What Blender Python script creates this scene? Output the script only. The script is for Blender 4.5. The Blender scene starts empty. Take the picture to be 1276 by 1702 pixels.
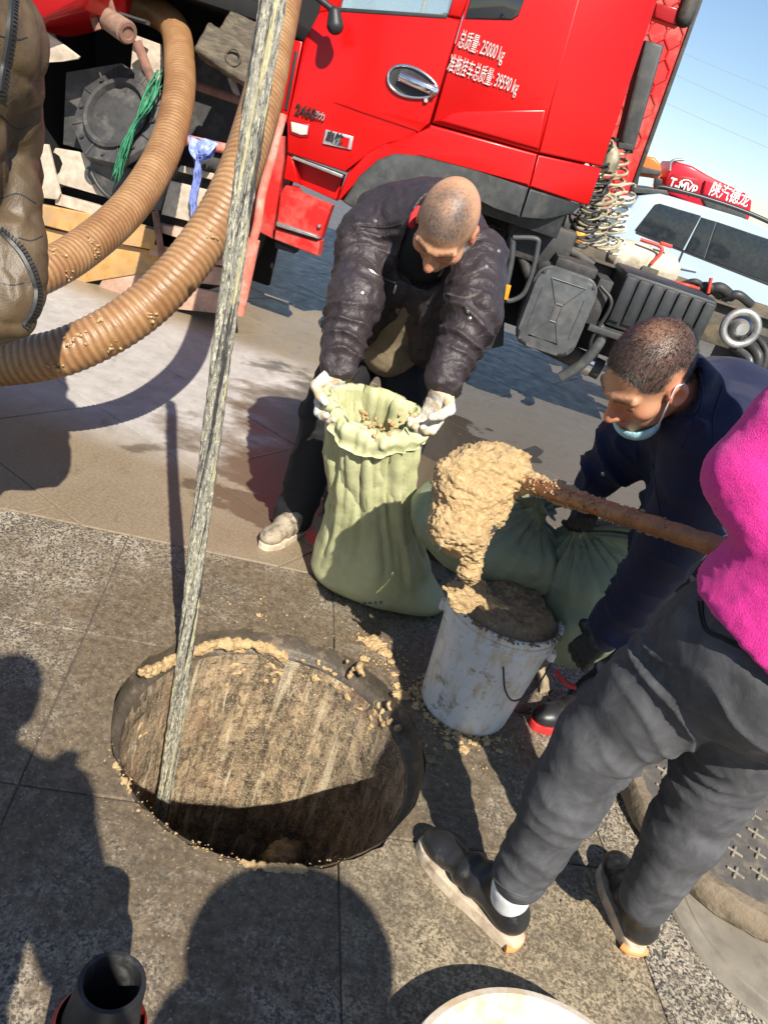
import bpy, bmesh, math, random
import numpy as np
from mathutils import Vector, Matrix

random.seed(7); RNG = np.random.default_rng(7)
scene = bpy.context.scene
COL = scene.collection
R = math.radians

# ------------------------------------------------------------------ camera
CAM_H, PITCH, ROLL, FPX, IW, IH = 1.45, R(26.0), R(18.5), 1278.0, 1276, 1702
_fw = np.array([0, math.cos(PITCH), -math.sin(PITCH)])
_r0 = np.array([1.0, 0, 0]); _u0 = np.cross(_r0, _fw)
_rt = math.cos(ROLL) * _r0 + math.sin(ROLL) * _u0
_up = -math.sin(ROLL) * _r0 + math.cos(ROLL) * _u0
_C = np.array([0, 0, CAM_H])
camd = bpy.data.cameras.new('camera'); cam = bpy.data.objects.new('camera', camd); COL.objects.link(cam)
camd.sensor_fit = 'VERTICAL'; camd.sensor_height = 36.0; camd.lens = FPX / IH * 36.0
camd.clip_start = 0.02; camd.clip_end = 3000
cam.matrix_world = Matrix(((_rt[0], _up[0], -_fw[0], 0), (_rt[1], _up[1], -_fw[1], 0), (_rt[2], _up[2], -_fw[2], CAM_H), (0, 0, 0, 1)))
scene.camera = cam

# ------------------------------------------------------------------ sky and sun
SUN_EL = R(44.0); SUN_AZ = math.atan2(0.34, -0.94)      # the sun stands behind the camera, to the right
sun_from = Vector((math.cos(SUN_EL) * math.sin(SUN_AZ), math.cos(SUN_EL) * math.cos(SUN_AZ), math.sin(SUN_EL)))
world = bpy.data.worlds.new('World'); scene.world = world; world.use_nodes = True
wn = world.node_tree.nodes; wl = world.node_tree.links
bg = wn['Background']; sky = wn.new('ShaderNodeTexSky'); sky.sky_type = 'NISHITA'; sky.sun_disc = False
sky.sun_elevation = SUN_EL; sky.sun_rotation = SUN_AZ
sky.air_density = 1.0; sky.dust_density = 0.35; sky.ozone_density = 2.6; sky.altitude = 50
wl.new(sky.outputs[0], bg.inputs[0]); bg.inputs[1].default_value = 0.072
sd = bpy.data.lights.new('sun', 'SUN'); sd.energy = 4.2; sd.angle = R(0.53); sd.color = (1.0, 0.93, 0.82)
sun = bpy.data.objects.new('sun', sd); COL.objects.link(sun)
sun.rotation_euler = (-sun_from).to_track_quat('-Z', 'Y').to_euler()
scene.view_settings.view_transform = 'Standard'; scene.view_settings.look = 'None'
scene.view_settings.gamma = 1.0; scene.view_settings.exposure = 1.0
scene.view_settings.use_curve_mapping = False

# ------------------------------------------------------------------ measuring helpers
def ray(px, py): return _fw + _rt * (px - IW / 2) / FPX - _up * (py - IH / 2) / FPX
def atY(px, py, Y): d = ray(px, py); return _C + d * (Y / d[1])
def atZ(px, py, z=0.0): d = ray(px, py); return _C + d * ((z - CAM_H) / d[2])
def atD(px, py, D): return _C + D * ray(px, py)

# ------------------------------------------------------------------ objects
def V(*a): return np.array(a, float)
def tag(o, label=None, cat=None, group=None, kind=None):
    if label: o['label'] = label
    if cat: o['category'] = cat
    if group: o['group'] = group
    if kind: o['kind'] = kind
    return o
def empty(name, loc, label=None, cat=None, group=None):
    e = bpy.data.objects.new(name, None); COL.objects.link(e); e.location = loc; e.empty_display_size = .1
    e['_loc'] = [float(v) for v in loc]
    return tag(e, label, cat, group)
def wloc(o):
    return Vector(o['_loc']) if '_loc' in o.keys() else Vector((0, 0, 0))
def link(name, me, mat, parent=None, smooth=True):
    o = bpy.data.objects.new(name, me); COL.objects.link(o)
    if mat:
        for m in (mat if isinstance(mat, (list, tuple)) else [mat]): me.materials.append(m)
    if smooth: me.polygons.foreach_set('use_smooth', np.ones(len(me.polygons), bool))
    if parent is not None:
        o.parent = parent; o.matrix_parent_inverse = Matrix.Translation(wloc(parent)).inverted() if parent.type == 'EMPTY' else Matrix()
    return o
def mesh(name, vs, fs, mat, parent=None, smooth=True):
    me = bpy.data.meshes.new(name)
    me.from_pydata([tuple(map(float, v)) for v in vs], [], [tuple(map(int, f)) for f in fs]); me.update()
    return link(name, me, mat, parent, smooth)
def from_bm(name, bm, mat, parent=None, smooth=False, autos=None):
    bmesh.ops.recalc_face_normals(bm, faces=bm.faces)
    me = bpy.data.meshes.new(name); bm.to_mesh(me); bm.free()
    o = link(name, me, mat, parent, smooth)
    if autos is not None:
        me.polygons.foreach_set('use_smooth', np.ones(len(me.polygons), bool))
        try: me.set_sharp_from_angle(angle=R(autos))
        except Exception: pass
    return o
def frame(ax, side=None):
    ax = np.asarray(ax, float); ax = ax / np.linalg.norm(ax)
    s = np.asarray(side if side is not None else ((1, 0, 0) if abs(ax[0]) < .8 else (0, 1, 0)), float)
    s = s - ax * (s @ ax); s /= np.linalg.norm(s)
    return ax, s, np.cross(ax, s)
def bm_box(bm, c, s, rot=None, bevel=0.0, seg=2):
    r = bmesh.ops.create_cube(bm, size=1.0); vs = r['verts']
    M = Matrix.Translation(Vector(c)) @ (rot.to_4x4() if rot is not None else Matrix()) @ Matrix.Diagonal((s[0], s[1], s[2], 1))
    bmesh.ops.transform(bm, matrix=M, verts=vs)
    if bevel:
        es = list({e for v in vs for e in v.link_edges})
        bmesh.ops.bevel(bm, geom=es, offset=bevel, segments=seg, profile=.5, affect='EDGES')
def box(name, c, s, mat, parent=None, rot=None, bevel=.006, seg=2):
    bm = bmesh.new(); bm_box(bm, c, s, rot, bevel, seg); return from_bm(name, bm, mat, parent, autos=40)
def bm_poly(bm, pts, vec, bevel=0.0, seg=2):
    """closed polygon pushed along vec; bevels the rim of the front face (at pts)"""
    n = len(pts); a = [bm.verts.new(tuple(p)) for p in pts]; b = [bm.verts.new(tuple(np.asarray(p) + vec)) for p in pts]
    f = bm.faces.new(a); bm.faces.new(b[::-1])
    for i in range(n): bm.faces.new((a[i], b[i], b[(i + 1) % n], a[(i + 1) % n]))
    if bevel:
        bmesh.ops.bevel(bm, geom=list(f.edges), offset=bevel, segments=seg, profile=.5, affect='EDGES')
def prism(name, pts, vec, mat, parent=None, bevel=0.0, seg=2):
    bm = bmesh.new(); bm_poly(bm, pts, np.asarray(vec, float), bevel, seg); return from_bm(name, bm, mat, parent, autos=35)
def panel(name, px, Y, thick, mat, parent=None, bevel=.008, seg=3):
    """an upright panel whose outline is measured at the distance Y"""
    Ys = Y if isinstance(Y, (list, tuple)) else [Y] * len(px)
    return prism(name, [atY(p[0], p[1], y) for p, y in zip(px, Ys)], (0, thick, 0), mat, parent, bevel, seg)
def catmull(pts, n):
    P = np.asarray(pts, float); m = len(P)
    Q = np.vstack([2 * P[0] - P[1], P, 2 * P[-1] - P[-2]]); out = []
    for i in range(m - 1):
        p0, p1, p2, p3 = Q[i:i + 4]
        for t in np.linspace(0, 1, n, endpoint=False):
            out.append(.5 * ((2 * p1) + (-p0 + p2) * t + (2 * p0 - 5 * p1 + 4 * p2 - p3) * t * t + (-p0 + 3 * p1 - 3 * p2 + p3) * t ** 3))
    out.append(P[-1]); return np.array(out)
def tube_geo(path, rad, seg=12, ell=1.0, side=None, cap=True):
    P = np.asarray(path, float); n = len(P); rad = np.broadcast_to(np.asarray(rad, float), (n,))
    T = np.gradient(P, axis=0); T /= np.linalg.norm(T, axis=1)[:, None] + 1e-12
    ax, s, w = frame(T[0], side); vs = []; fs = []
    for i in range(n):
        s = s - T[i] * (s @ T[i]); s /= np.linalg.norm(s) + 1e-12; w = np.cross(T[i], s)
        for k in range(seg):
            a = 2 * math.pi * k / seg; vs.append(P[i] + rad[i] * (math.cos(a) * s + ell * math.sin(a) * w))
    for i in range(n - 1):
        for k in range(seg):
            a = i * seg + k; b = i * seg + (k + 1) % seg; fs.append((a, b, b + seg, a + seg))
    if cap:
        fs.append(tuple(range(seg))[::-1]); fs.append(tuple((n - 1) * seg + k for k in range(seg)))
    return vs, fs
def tube(name, path, rad, mat, parent=None, seg=12, ell=1.0, side=None, cap=True):
    vs, fs = tube_geo(path, rad, seg, ell, side, cap); o = mesh(name, vs, fs, mat, parent)
    try: o.data.set_sharp_from_angle(angle=R(50))
    except Exception: pass
    return o
def lathe(name, prof, c, mat, parent=None, seg=48, axis=(0, 0, 1), sharp=40, jitter=None):
    ax, s, w = frame(axis); vs = []; fs = []; c = np.asarray(c, float)
    for (r, h) in prof:
        for k in range(seg):
            a = 2 * math.pi * k / seg; vs.append(c + ax * h + r * (math.cos(a) * s + math.sin(a) * w))
    for i in range(len(prof) - 1):
        for k in range(seg):
            a = i * seg + k; b = i * seg + (k + 1) % seg; fs.append((a, b, b + seg, a + seg))
    if jitter: vs = jitter(np.array(vs))
    o = mesh(name, vs, fs, mat, parent)
    try: o.data.set_sharp_from_angle(angle=R(sharp))
    except Exception: pass
    return o

# ------------------------------------------------------------------ noise on arrays
def _hash(i, j, k):
    h = (i.astype(np.int64) * 374761393 + j.astype(np.int64) * 668265263 + k.astype(np.int64) * 2147483647) & 0xffffffff
    h = ((h ^ (h >> 13)) * 1274126177) & 0xffffffff; h = (h ^ (h >> 16)) & 0xffffff
    return h / float(0xffffff) * 2 - 1
def vnoise(P):
    P = np.asarray(P, float); I = np.floor(P).astype(np.int64); F = P - I; U = F * F * (3 - 2 * F); out = 0
    for a in (0, 1):
        for b in (0, 1):
            for c in (0, 1):
                w = (U[:, 0] if a else 1 - U[:, 0]) * (U[:, 1] if b else 1 - U[:, 1]) * (U[:, 2] if c else 1 - U[:, 2])
                out = out + w * _hash(I[:, 0] + a, I[:, 1] + b, I[:, 2] + c)
    return out
def fbm(P, sc, octv=3, seed=0.0, gain=.5):
    P = np.asarray(P, float) * sc + seed * 17.13; a = 1; o = 0
    for _ in range(octv): o = o + a * vnoise(P); P = P * 2.03 + 5.7; a *= gain
    return o
def sst(a, b, x): t = np.clip((x - a) / (b - a + 1e-12), 0, 1); return t * t * (3 - 2 * t)

# ------------------------------------------------------------------ blended solids (one continuous skin)
class Solid:
    def __init__(s, lo, hi, h):
        s.lo = np.asarray(lo, float); s.h = h; n = np.ceil((np.asarray(hi) - s.lo) / h).astype(int) + 1
        s.d = np.full(n, .5, np.float32)
    def _sl(s, lo, hi):
        a = np.maximum(np.floor((lo - s.lo) / s.h).astype(int), 0); b = np.minimum(np.ceil((hi - s.lo) / s.h).astype(int) + 1, s.d.shape)
        if (b <= a).any(): return None, None
        g = [s.lo[i] + s.h * np.arange(a[i], b[i]) for i in range(3)]
        return tuple(slice(a[i], b[i]) for i in range(3)), (g[0][:, None, None], g[1][None, :, None], g[2][None, None, :])
    def put(s, fn, lo, hi, k=.0, sub=False):
        m = k + 3 * s.h; sl, g = s._sl(np.asarray(lo) - m, np.asarray(hi) + m)
        if sl is None: return
        v = fn(*g).astype(np.float32); c = s.d[sl]
        if sub:
            v = -v
            if k > 0: hh = np.clip(.5 - .5 * (c - v) / k, 0, 1); s.d[sl] = c * (1 - hh) + v * hh + k * hh * (1 - hh)
            else: s.d[sl] = np.maximum(c, v)
        else:
            if k > 0: hh = np.clip(.5 + .5 * (v - c) / k, 0, 1); s.d[sl] = v * (1 - hh) + c * hh - k * hh * (1 - hh)
            else: s.d[sl] = np.minimum(c, v)
    def cone(s, a, b, ra, rb, k=.02, flat=None, q=1.0, sub=False):
        a = np.asarray(a, float); b = np.asarray(b, float); ab = b - a; L2 = ab @ ab + 1e-12; rm = max(ra, rb) * max(1, q)
        fl = None
        if flat is not None:
            fl = np.asarray(flat, float); fl = fl - ab * (fl @ ab) / L2; fl /= np.linalg.norm(fl)
        def fn(X, Y, Z):
            x, y, z = X - a[0], Y - a[1], Z - a[2]; t = np.clip((x * ab[0] + y * ab[1] + z * ab[2]) / L2, 0, 1)
            x, y, z = x - t * ab[0], y - t * ab[1], z - t * ab[2]; r = ra + (rb - ra) * t
            if fl is None: return np.sqrt(x * x + y * y + z * z) - r
            w = x * fl[0] + y * fl[1] + z * fl[2]; d2 = x * x + y * y + z * z - w * w + (w / q) ** 2
            return (np.sqrt(np.maximum(d2, 0)) - r) * min(1, q)
        s.put(fn, np.minimum(a, b) - rm, np.maximum(a, b) + rm, k, sub)
    def chain(s, pts, rs, k=.02, flat=None, q=1.0):
        for i in range(len(pts) - 1): s.cone(pts[i], pts[i + 1], rs[i], rs[i + 1], k, flat, q)
    def ell(s, c, r, M=None, k=.02, sub=False):
        c = np.asarray(c, float); r = np.asarray(r, float); M = np.eye(3) if M is None else np.asarray(M, float)   # columns: local axes
        def fn(X, Y, Z):
            x, y, z = X - c[0], Y - c[1], Z - c[2]
            u = [(x * M[0, i] + y * M[1, i] + z * M[2, i]) for i in range(3)]
            k0 = np.sqrt(sum((u[i] / r[i]) ** 2 for i in range(3))); k1 = np.sqrt(sum((u[i] / r[i] ** 2) ** 2 for i in range(3)))
            return k0 * (k0 - 1) / (k1 + 1e-9)
        s.put(fn, c - r.max(), c + r.max(), k, sub)
    def halfspace(s, p, n):
        p = np.asarray(p, float); n = np.asarray(n, float); n = n / np.linalg.norm(n)
        g = [s.lo[i] + s.h * np.arange(s.d.shape[i]) for i in range(3)]
        v = (g[0][:, None, None] - p[0]) * n[0] + (g[1][None, :, None] - p[1]) * n[1] + (g[2][None, None, :] - p[2]) * n[2]
        s.d = np.maximum(s.d, v.astype(np.float32))
    def skin(s):
        d = s.d; d[0] = d[-1] = .5; d[:, 0] = d[:, -1] = .5; d[:, :, 0] = d[:, :, -1] = .5
        ins = d < 0; n = np.array(d.shape) - 1
        cnt = np.zeros(n, np.int8)
        cor = [(a, b, c) for a in (0, 1) for b in (0, 1) for c in (0, 1)]
        for a, b, c in cor: cnt += ins[a:n[0] + a, b:n[1] + b, c:n[2] + c]
        act = (cnt > 0) & (cnt < 8); I = np.argwhere(act); idx = np.full(n, -1, np.int64); idx[act] = np.arange(len(I))
        D = np.stack([d[I[:, 0] + a, I[:, 1] + b, I[:, 2] + c] for a, b, c in cor], 1)
        acc = np.zeros((len(I), 3)); num = np.zeros(len(I)); cc = np.array(cor, float)
        for i in range(8):
            for j in range(i + 1, 8):
                if np.abs(cc[i] - cc[j]).sum() != 1: continue
                a, b = D[:, i], D[:, j]; m = (a < 0) != (b < 0); t = np.where(m, a / (a - b + 1e-20), 0)
                acc += np.where(m[:, None], cc[i] + (cc[j] - cc[i]) * t[:, None], 0); num += m
        vs = s.lo + s.h * (I + acc / num[:, None]); fs = []
        for ax in range(3):
            o1, o2 = [(1, 2), (2, 0), (0, 1)][ax]
            sa = [slice(1, -1)] * 3; sb = [slice(1, -1)] * 3; sa[ax] = slice(0, -1); sb[ax] = slice(1, None)
            A = ins[tuple(sa)]; B = ins[tuple(sb)]
            for flip, m in ((False, A & ~B), (True, B & ~A)):
                G = np.argwhere(m)
                if not len(G): continue
                for dd in range(3):
                    if dd != ax: G[:, dd] += 1
                def ci(p, q_):
                    H = G.copy(); H[:, o1] -= p; H[:, o2] -= q_; return idx[H[:, 0], H[:, 1], H[:, 2]]
                q = np.stack([ci(1, 1), ci(0, 1), ci(0, 0), ci(1, 0)], 1)
                fs.append(q[:, ::-1] if flip else q)
        return vs, np.vstack(fs)
def vnormals(vs, fs):
    n = np.cross(vs[fs[:, 2]] - vs[fs[:, 0]], vs[fs[:, 3]] - vs[fs[:, 1]]); N = np.zeros_like(vs)
    for i in range(4): np.add.at(N, fs[:, i], n)
    return N / (np.linalg.norm(N, axis=1)[:, None] + 1e-12)
def relax(vs, fs, it=2, lam=.5):
    for _ in range(it):
        A = np.zeros_like(vs); c = np.zeros(len(vs))
        for i in range(4):
            j = (i + 1) % 4
            np.add.at(A, fs[:, i], vs[fs[:, j]]); np.add.at(c, fs[:, i], 1); np.add.at(A, fs[:, j], vs[fs[:, i]]); np.add.at(c, fs[:, j], 1)
        vs = vs + lam * (A / c[:, None] - vs)
    return vs
def qmesh(name, vs, fs, mat, parent=None, col=None):
    me = bpy.data.meshes.new(name); me.vertices.add(len(vs)); me.vertices.foreach_set('co', np.asarray(vs, np.float32).ravel())
    me.loops.add(len(fs) * 4); me.loops.foreach_set('vertex_index', np.asarray(fs, np.int32).ravel())
    me.polygons.add(len(fs)); me.polygons.foreach_set('loop_start', np.arange(0, len(fs) * 4, 4, dtype=np.int32)); me.update(calc_edges=True); me.validate()
    if col is not None:
        a = me.attributes.new('tint', 'FLOAT_COLOR', 'POINT'); c = np.ones((len(vs), 4), np.float32); c[:, :3] = col; a.data.foreach_set('color', c.ravel())
    return link(name, me, mat, parent)
def limbco(vs, pts):
    """arc length along a polyline, distance to it and the direction of the nearest piece"""
    pts = np.asarray(pts, float); best = np.full(len(vs), 1e9); S = np.zeros(len(vs)); acc = 0
    for i in range(len(pts) - 1):
        a, b = pts[i], pts[i + 1]; ab = b - a; L = np.linalg.norm(ab); t = np.clip((vs - a) @ ab / (L * L), 0, 1)
        d = np.linalg.norm(vs - a - t[:, None] * ab, axis=1); m = d < best; best[m] = d[m]; S[m] = (acc + t * L)[m]; acc += L
    return S, best
def folds(vs, pts, lam, amp, seed, twist=1.6, sharp=1.5, reach=.12):
    """cloth folds running round a limb, broken up and slanted by noise"""
    S, dist = limbco(vs, pts); ph = 2 * math.pi * S / lam + 6.5 * fbm(vs, 6, 2, seed) + twist * fbm(vs, 2.5, 1, seed + 3)
    f = 1 - np.abs(np.sin(ph * .5)) ** (1 / sharp) * 2
    return amp * f * (.12 + .88 * sst(-.3, .55, fbm(vs, 6, 2, seed + 9))) * sst(reach * 1.5, reach, dist)

# ------------------------------------------------------------------ materials
MAT = {}
class NT:
    def __init__(s, name):
        s.m = bpy.data.materials.new(name); s.m.use_nodes = True; s.t = s.m.node_tree; s.n = s.t.nodes; s.b = s.n['Principled BSDF']; MAT[name] = s.m
        s.geo = None
    def node(s, t, **k):
        n = s.n.new(t)
        for a, v in k.items(): setattr(n, a, v)
        return n
    def lk(s, a, b): s.t.links.new(a, b)
    def pos(s, scale=(1, 1, 1), rot=(0, 0, 0), src='pos'):
        if s.geo is None: s.geo = s.node('ShaderNodeNewGeometry'); s.tc = s.node('ShaderNodeTexCoord')
        mp = s.node('ShaderNodeMapping'); mp.inputs['Scale'].default_value = scale; mp.inputs['Rotation'].default_value = rot
        s.lk(s.geo.outputs['Position'] if src == 'pos' else s.tc.outputs['Object'], mp.inputs[0]); return mp.outputs[0]
    def noise(s, scale, detail=4, rough=.55, vec=None, dist=0.0):
        n = s.node('ShaderNodeTexNoise'); n.inputs['Scale'].default_value = scale; n.inputs['Detail'].default_value = detail
        n.inputs['Roughness'].default_value = rough; n.inputs['Distortion'].default_value = dist
        s.lk(vec if vec is not None else s.pos(), n.inputs['Vector']); return n.outputs['Fac']
    def voro(s, scale, vec=None, feature='F1', out='Distance'):
        n = s.node('ShaderNodeTexVoronoi'); n.inputs['Scale'].default_value = scale; n.feature = feature
        s.lk(vec if vec is not None else s.pos(), n.inputs['Vector']); return n.outputs[out]
    def ramp(s, fac, a, b, ca=(0, 0, 0), cb=(1, 1, 1)):
        n = s.node('ShaderNodeValToRGB'); e = n.color_ramp.elements
        e[0].position = a; e[1].position = b; e[0].color = (*ca, 1) if len(ca) == 3 else ca; e[1].color = (*cb, 1) if len(cb) == 3 else cb
        s.lk(fac, n.inputs[0]); return n.outputs[0]
    def mix(s, fac, a, b, mode='MIX'):
        n = s.node('ShaderNodeMix', data_type='RGBA', blend_type=mode)
        for sock, v in ((n.inputs[0], fac), (n.inputs[6], a), (n.inputs[7], b)):
            if isinstance(v, (int, float)): sock.default_value = v
            elif isinstance(v, tuple): sock.default_value = (*v, 1) if len(v) == 3 else v
            else: s.lk(v, sock)
        return n.outputs[2]
    def math(s, op, a, b=0.0, c=0.0):
        n = s.node('ShaderNodeMath', operation=op)
        for i, v in enumerate((a, b, c)):
            if isinstance(v, (int, float)): n.inputs[i].default_value = v
            else: s.lk(v, n.inputs[i])
        return n.outputs[0]
    def bump(s, h, strength=.3, dist=.01, prev=None):
        n = s.node('ShaderNodeBump'); n.inputs['Strength'].default_value = strength; n.inputs['Distance'].default_value = dist
        s.lk(h, n.inputs['Height'])
        if prev is not None: s.lk(prev, n.inputs['Normal'])
        return n.outputs[0]
    def done(s, color=None, rough=.6, metal=0.0, normal=None, spec=None, coat=0.0, sheen=0.0):
        b = s.b
        for k, v in (('Base Color', color), ('Roughness', rough), ('Metallic', metal), ('Normal', normal), ('Specular IOR Level', spec), ('Coat Weight', coat), ('Sheen Weight', sheen)):
            if v is None: continue
            i = b.inputs[k]
            if isinstance(v, (int, float)): i.default_value = v
            elif isinstance(v, tuple): i.default_value = (*v, 1) if len(v) == 3 else v
            else: s.lk(v, i)
        return s.m
def plain(name, c, rough=.6, metal=0.0, var=.25, sc=20, dirt=None, dsc=6, dth=(.5, .65), bump=.15, bsc=60, bd=.003, coat=0.0, spec=None, sheen=0.0, src='pos', stretch=(1, 1, 1)):
    t = NT(name); n = t.noise(sc, 4, vec=t.pos(stretch, src=src))
    lo = tuple(max(0, v * (1 - var)) for v in c); hi = tuple(min(1, v * (1 + var)) for v in c)
    col = t.mix(t.ramp(n, .3, .7), lo, hi); ro = rough
    if dirt is not None:
        d = t.ramp(t.noise(dsc, 6, .65, vec=t.pos(stretch, src=src)), dth[0], dth[1]); col = t.mix(d, col, dirt)
        ro = t.math('MULTIPLY_ADD', d, max(0, .85 - rough), rough)
    nm = t.bump(t.noise(bsc, 3, vec=t.pos(stretch, src=src)), bump, bd) if bump else None
    return t.done(col, ro, metal, nm, spec, coat, sheen)
# ================================================================== ground
HC = V(-.09, 1.54, 0); HR = .41
def stone_mat(name, speck, base1, base2, grime, gth, holed=0.0):
    t = NT(name)
    v = t.node('ShaderNodeTexVoronoi'); v.inputs['Scale'].default_value = 150; t.lk(t.pos(), v.inputs['Vector'])
    sp = t.ramp(t.math('MULTIPLY', t.noise(170, 3, .7), 1.0), .36, .64)
    cell = t.ramp(v.outputs['Color'], .15, .85)
    s = t.mix(.5, sp, cell)
    col = t.mix(t.ramp(s, .3, .72), base1, base2)
    st = t.noise(5, 6, .7, vec=t.pos((1, 1, 1), (0, 0, .4)))
    st2 = t.noise(28, 5, .7)
    g = t.math('ADD', t.math('MULTIPLY', st, .75), t.math('MULTIPLY', st2, .35))
    if holed:
        sub = t.node('ShaderNodeVectorMath', operation='DISTANCE'); sub.inputs[1].default_value = tuple(HC); t.lk(t.pos(), sub.inputs[0])
        hd = t.node('ShaderNodeMapRange'); hd.inputs[1].default_value = .38; hd.inputs[2].default_value = 1.30; hd.inputs[3].default_value = holed; hd.inputs[4].default_value = 0; t.lk(sub.outputs['Value'], hd.inputs[0])
        g = t.math('ADD', g, hd.outputs[0])
    gm = t.ramp(g, gth[0], gth[1])
    gc = t.mix(t.ramp(t.noise(45, 4, .7), .35, .7), tuple(x * .6 for x in grime), tuple(x * 1.5 for x in grime))
    col = t.mix(gm, col, gc)
    blot = t.ramp(t.noise(3.4, 7, .7, vec=t.pos((1, 1, 1), (0, 0, 2.1))), .50, .66); col = t.mix(t.math('MULTIPLY', blot, .55), col, tuple(x * .55 for x in grime)); wsh = t.ramp(t.noise(7, 8, .75, vec=t.pos((2.2, 1, 1), (0, 0, .9))), .57, .68); col = t.mix(t.math('MULTIPLY', wsh, .42), col, (.33, .275, .195))
    # scuffed pale dust
    du = t.ramp(t.noise(11, 8, .75, vec=t.pos((1, 1.6, 1), (0, 0, 1.1))), .58, .74)
    col = t.mix(t.math('MULTIPLY', du, .38), col, (.40, .36, .29))
    pit = t.ramp(t.noise(75, 5, .75), .53, .66); col = t.mix(t.math('MULTIPLY', pit, .62), col, (.042, .038, .033))
    pal = t.ramp(t.noise(110, 4, .7, vec=t.pos((1, 1, 1), (0, 0, .8))), .58, .68); col = t.mix(t.math('MULTIPLY', pal, .5), col, (.46, .41, .32))
    ro = t.math('MULTIPLY_ADD', st2, .5, .35)
    h = t.math('ADD', t.math('MULTIPLY', t.noise(140, 5, .7), .6), t.math('MULTIPLY', st2, .5))
    return t.done(col, ro, 0, t.bump(h, .55, .004))
stone_mat('granite_grey', 1, (.035, .034, .033), (.48, .415, .31), (.135, .10, .062), (.60, .84), .36)
stone_mat('stone_brown', 1, (.12, .095, .06), (.38, .31, .205), (.115, .092, .062), (.56, .76), .12)
stone_mat('stone_worn', 1, (.065, .058, .05), (.24, .215, .175), (.085, .076, .062), (.46, .74), .2)

def concrete_mat(name, c1, c2, brown):
    t = NT(name); sx = t.node('ShaderNodeSeparateXYZ'); t.lk(t.pos(), sx.inputs[0])
    big = t.noise(1.6, 6, .62); med = t.noise(9, 6, .68); fine = t.noise(120, 4, .7)
    col = t.mix(t.ramp(med, .32, .7), c1, c2)
    col = t.mix(t.math('MULTIPLY', t.ramp(fine, .35, .7), .35), col, tuple(x * .55 for x in c1))
    # standing water and the damp around it
    dx = t.math('MULTIPLY', t.math('ADD', sx.outputs[0], .18), 1 / 1.05); dy = t.math('MULTIPLY', t.math('SUBTRACT', sx.outputs[1], 3.55), 1 / 1.15)
    d = t.math('SQRT', t.math('ADD', t.math('MULTIPLY', dx, dx), t.math('MULTIPLY', dy, dy)))
    wob = t.noise(3.1, 6, .6, vec=t.pos((1, 1.5, 1), (0, 0, -.45)))
    d = t.math('ADD', d, t.math('MULTIPLY_ADD', wob, 1.5, -.75))
    wet = t.ramp(d, .86, .92, (1, 1, 1), (0, 0, 0))
    damp = t.ramp(t.math('ADD', t.math('MULTIPLY_ADD', med, .7, -.35), t.math('MULTIPLY_ADD', t.math('MINIMUM', t.math('ADD', sx.outputs[0], .55), 0), -1.1, sx.outputs[1])), 3.25, 3.95, (1, 1, 1), (0, 0, 0))
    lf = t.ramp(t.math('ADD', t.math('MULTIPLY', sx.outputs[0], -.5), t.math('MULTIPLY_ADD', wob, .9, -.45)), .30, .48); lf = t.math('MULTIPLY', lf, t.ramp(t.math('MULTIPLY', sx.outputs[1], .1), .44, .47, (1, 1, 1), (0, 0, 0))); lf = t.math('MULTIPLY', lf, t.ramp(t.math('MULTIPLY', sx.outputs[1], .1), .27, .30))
    col = t.mix(t.math('MULTIPLY', damp, t.math('MULTIPLY_ADD', big, .5, .62)), col, t.mix(t.ramp(t.noise(90, 5, .75), .35, .68), tuple(x * .62 for x in brown), tuple(x * 1.2 for x in brown)))
    col = t.mix(t.math('MULTIPLY', lf, .8), col, t.mix(t.ramp(med, .35, .65), (.36, .345, .335), (.50, .475, .45)))  # the water's pale sky reflection at the left, painted into the concrete colour
    st = t.ramp(t.noise(6, 7, .72, vec=t.pos((1.7, 1, 1), (0, 0, .5))), .56, .74); col = t.mix(t.math('MULTIPLY', st, .55), col, tuple(x * .35 for x in brown))
    spt = t.ramp(t.noise(34, 5, .7), .62, .72); col = t.mix(t.math('MULTIPLY', spt, .4), col, tuple(x * .5 for x in c1))
    col = t.mix(t.math('MULTIPLY', t.math('MULTIPLY', wet, t.math('SUBTRACT', 1.0, lf)), .72), col, tuple(x * .30 for x in brown))
    film = t.ramp(t.math('ADD', sx.outputs[0], t.math('MULTIPLY', big, .5)), -.95, -.55, (.30,) * 3, (.05,) * 3)
    ro = t.mix(wet, t.mix(damp, (.85,) * 3, t.ramp(med, .3, .7, (.28,) * 3, (.55,) * 3)), film)
    ro = t.mix(lf, ro, (.62,) * 3)
    h = t.math('ADD', t.math('MULTIPLY', fine, .5), t.math('MULTIPLY', med, .6))
    bp = t.node('ShaderNodeBump'); bp.inputs['Distance'].default_value = .004; t.lk(h, bp.inputs['Height'])
    t.lk(t.math('MULTIPLY_ADD', wet, -.38, .40), bp.inputs['Strength'])
    return t.done(col, ro, 0, bp.outputs[0])
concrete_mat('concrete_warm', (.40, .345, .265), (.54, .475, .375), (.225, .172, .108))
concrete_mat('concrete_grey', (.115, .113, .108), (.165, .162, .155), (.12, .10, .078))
plain('joint_dirt', (.075, .066, .055), .95, bump=.4)

# base sheet reaching the horizon, open where the manhole is
vs = []; fs = []; SEG = 64; rad = [.47, .8, 1.5, 3, 6, 12, 25, 60, 150, 400, 1200]
for r in rad:
    for k in range(SEG):
        a = 2 * math.pi * k / SEG; vs.append((HC[0] + r * math.cos(a), HC[1] + r * math.sin(a), -.0055))
for i in range(len(rad) - 1):
    for k in range(SEG): a = i * SEG + k; b = i * SEG + (k + 1) % SEG; fs.append((a, b, b + SEG, a + SEG))
ground = mesh('ground', vs, fs, MAT['concrete_grey'], None, False); tag(ground, kind='structure')
ground['label'] = 'concrete yard reaching back under the trucks'

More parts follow.
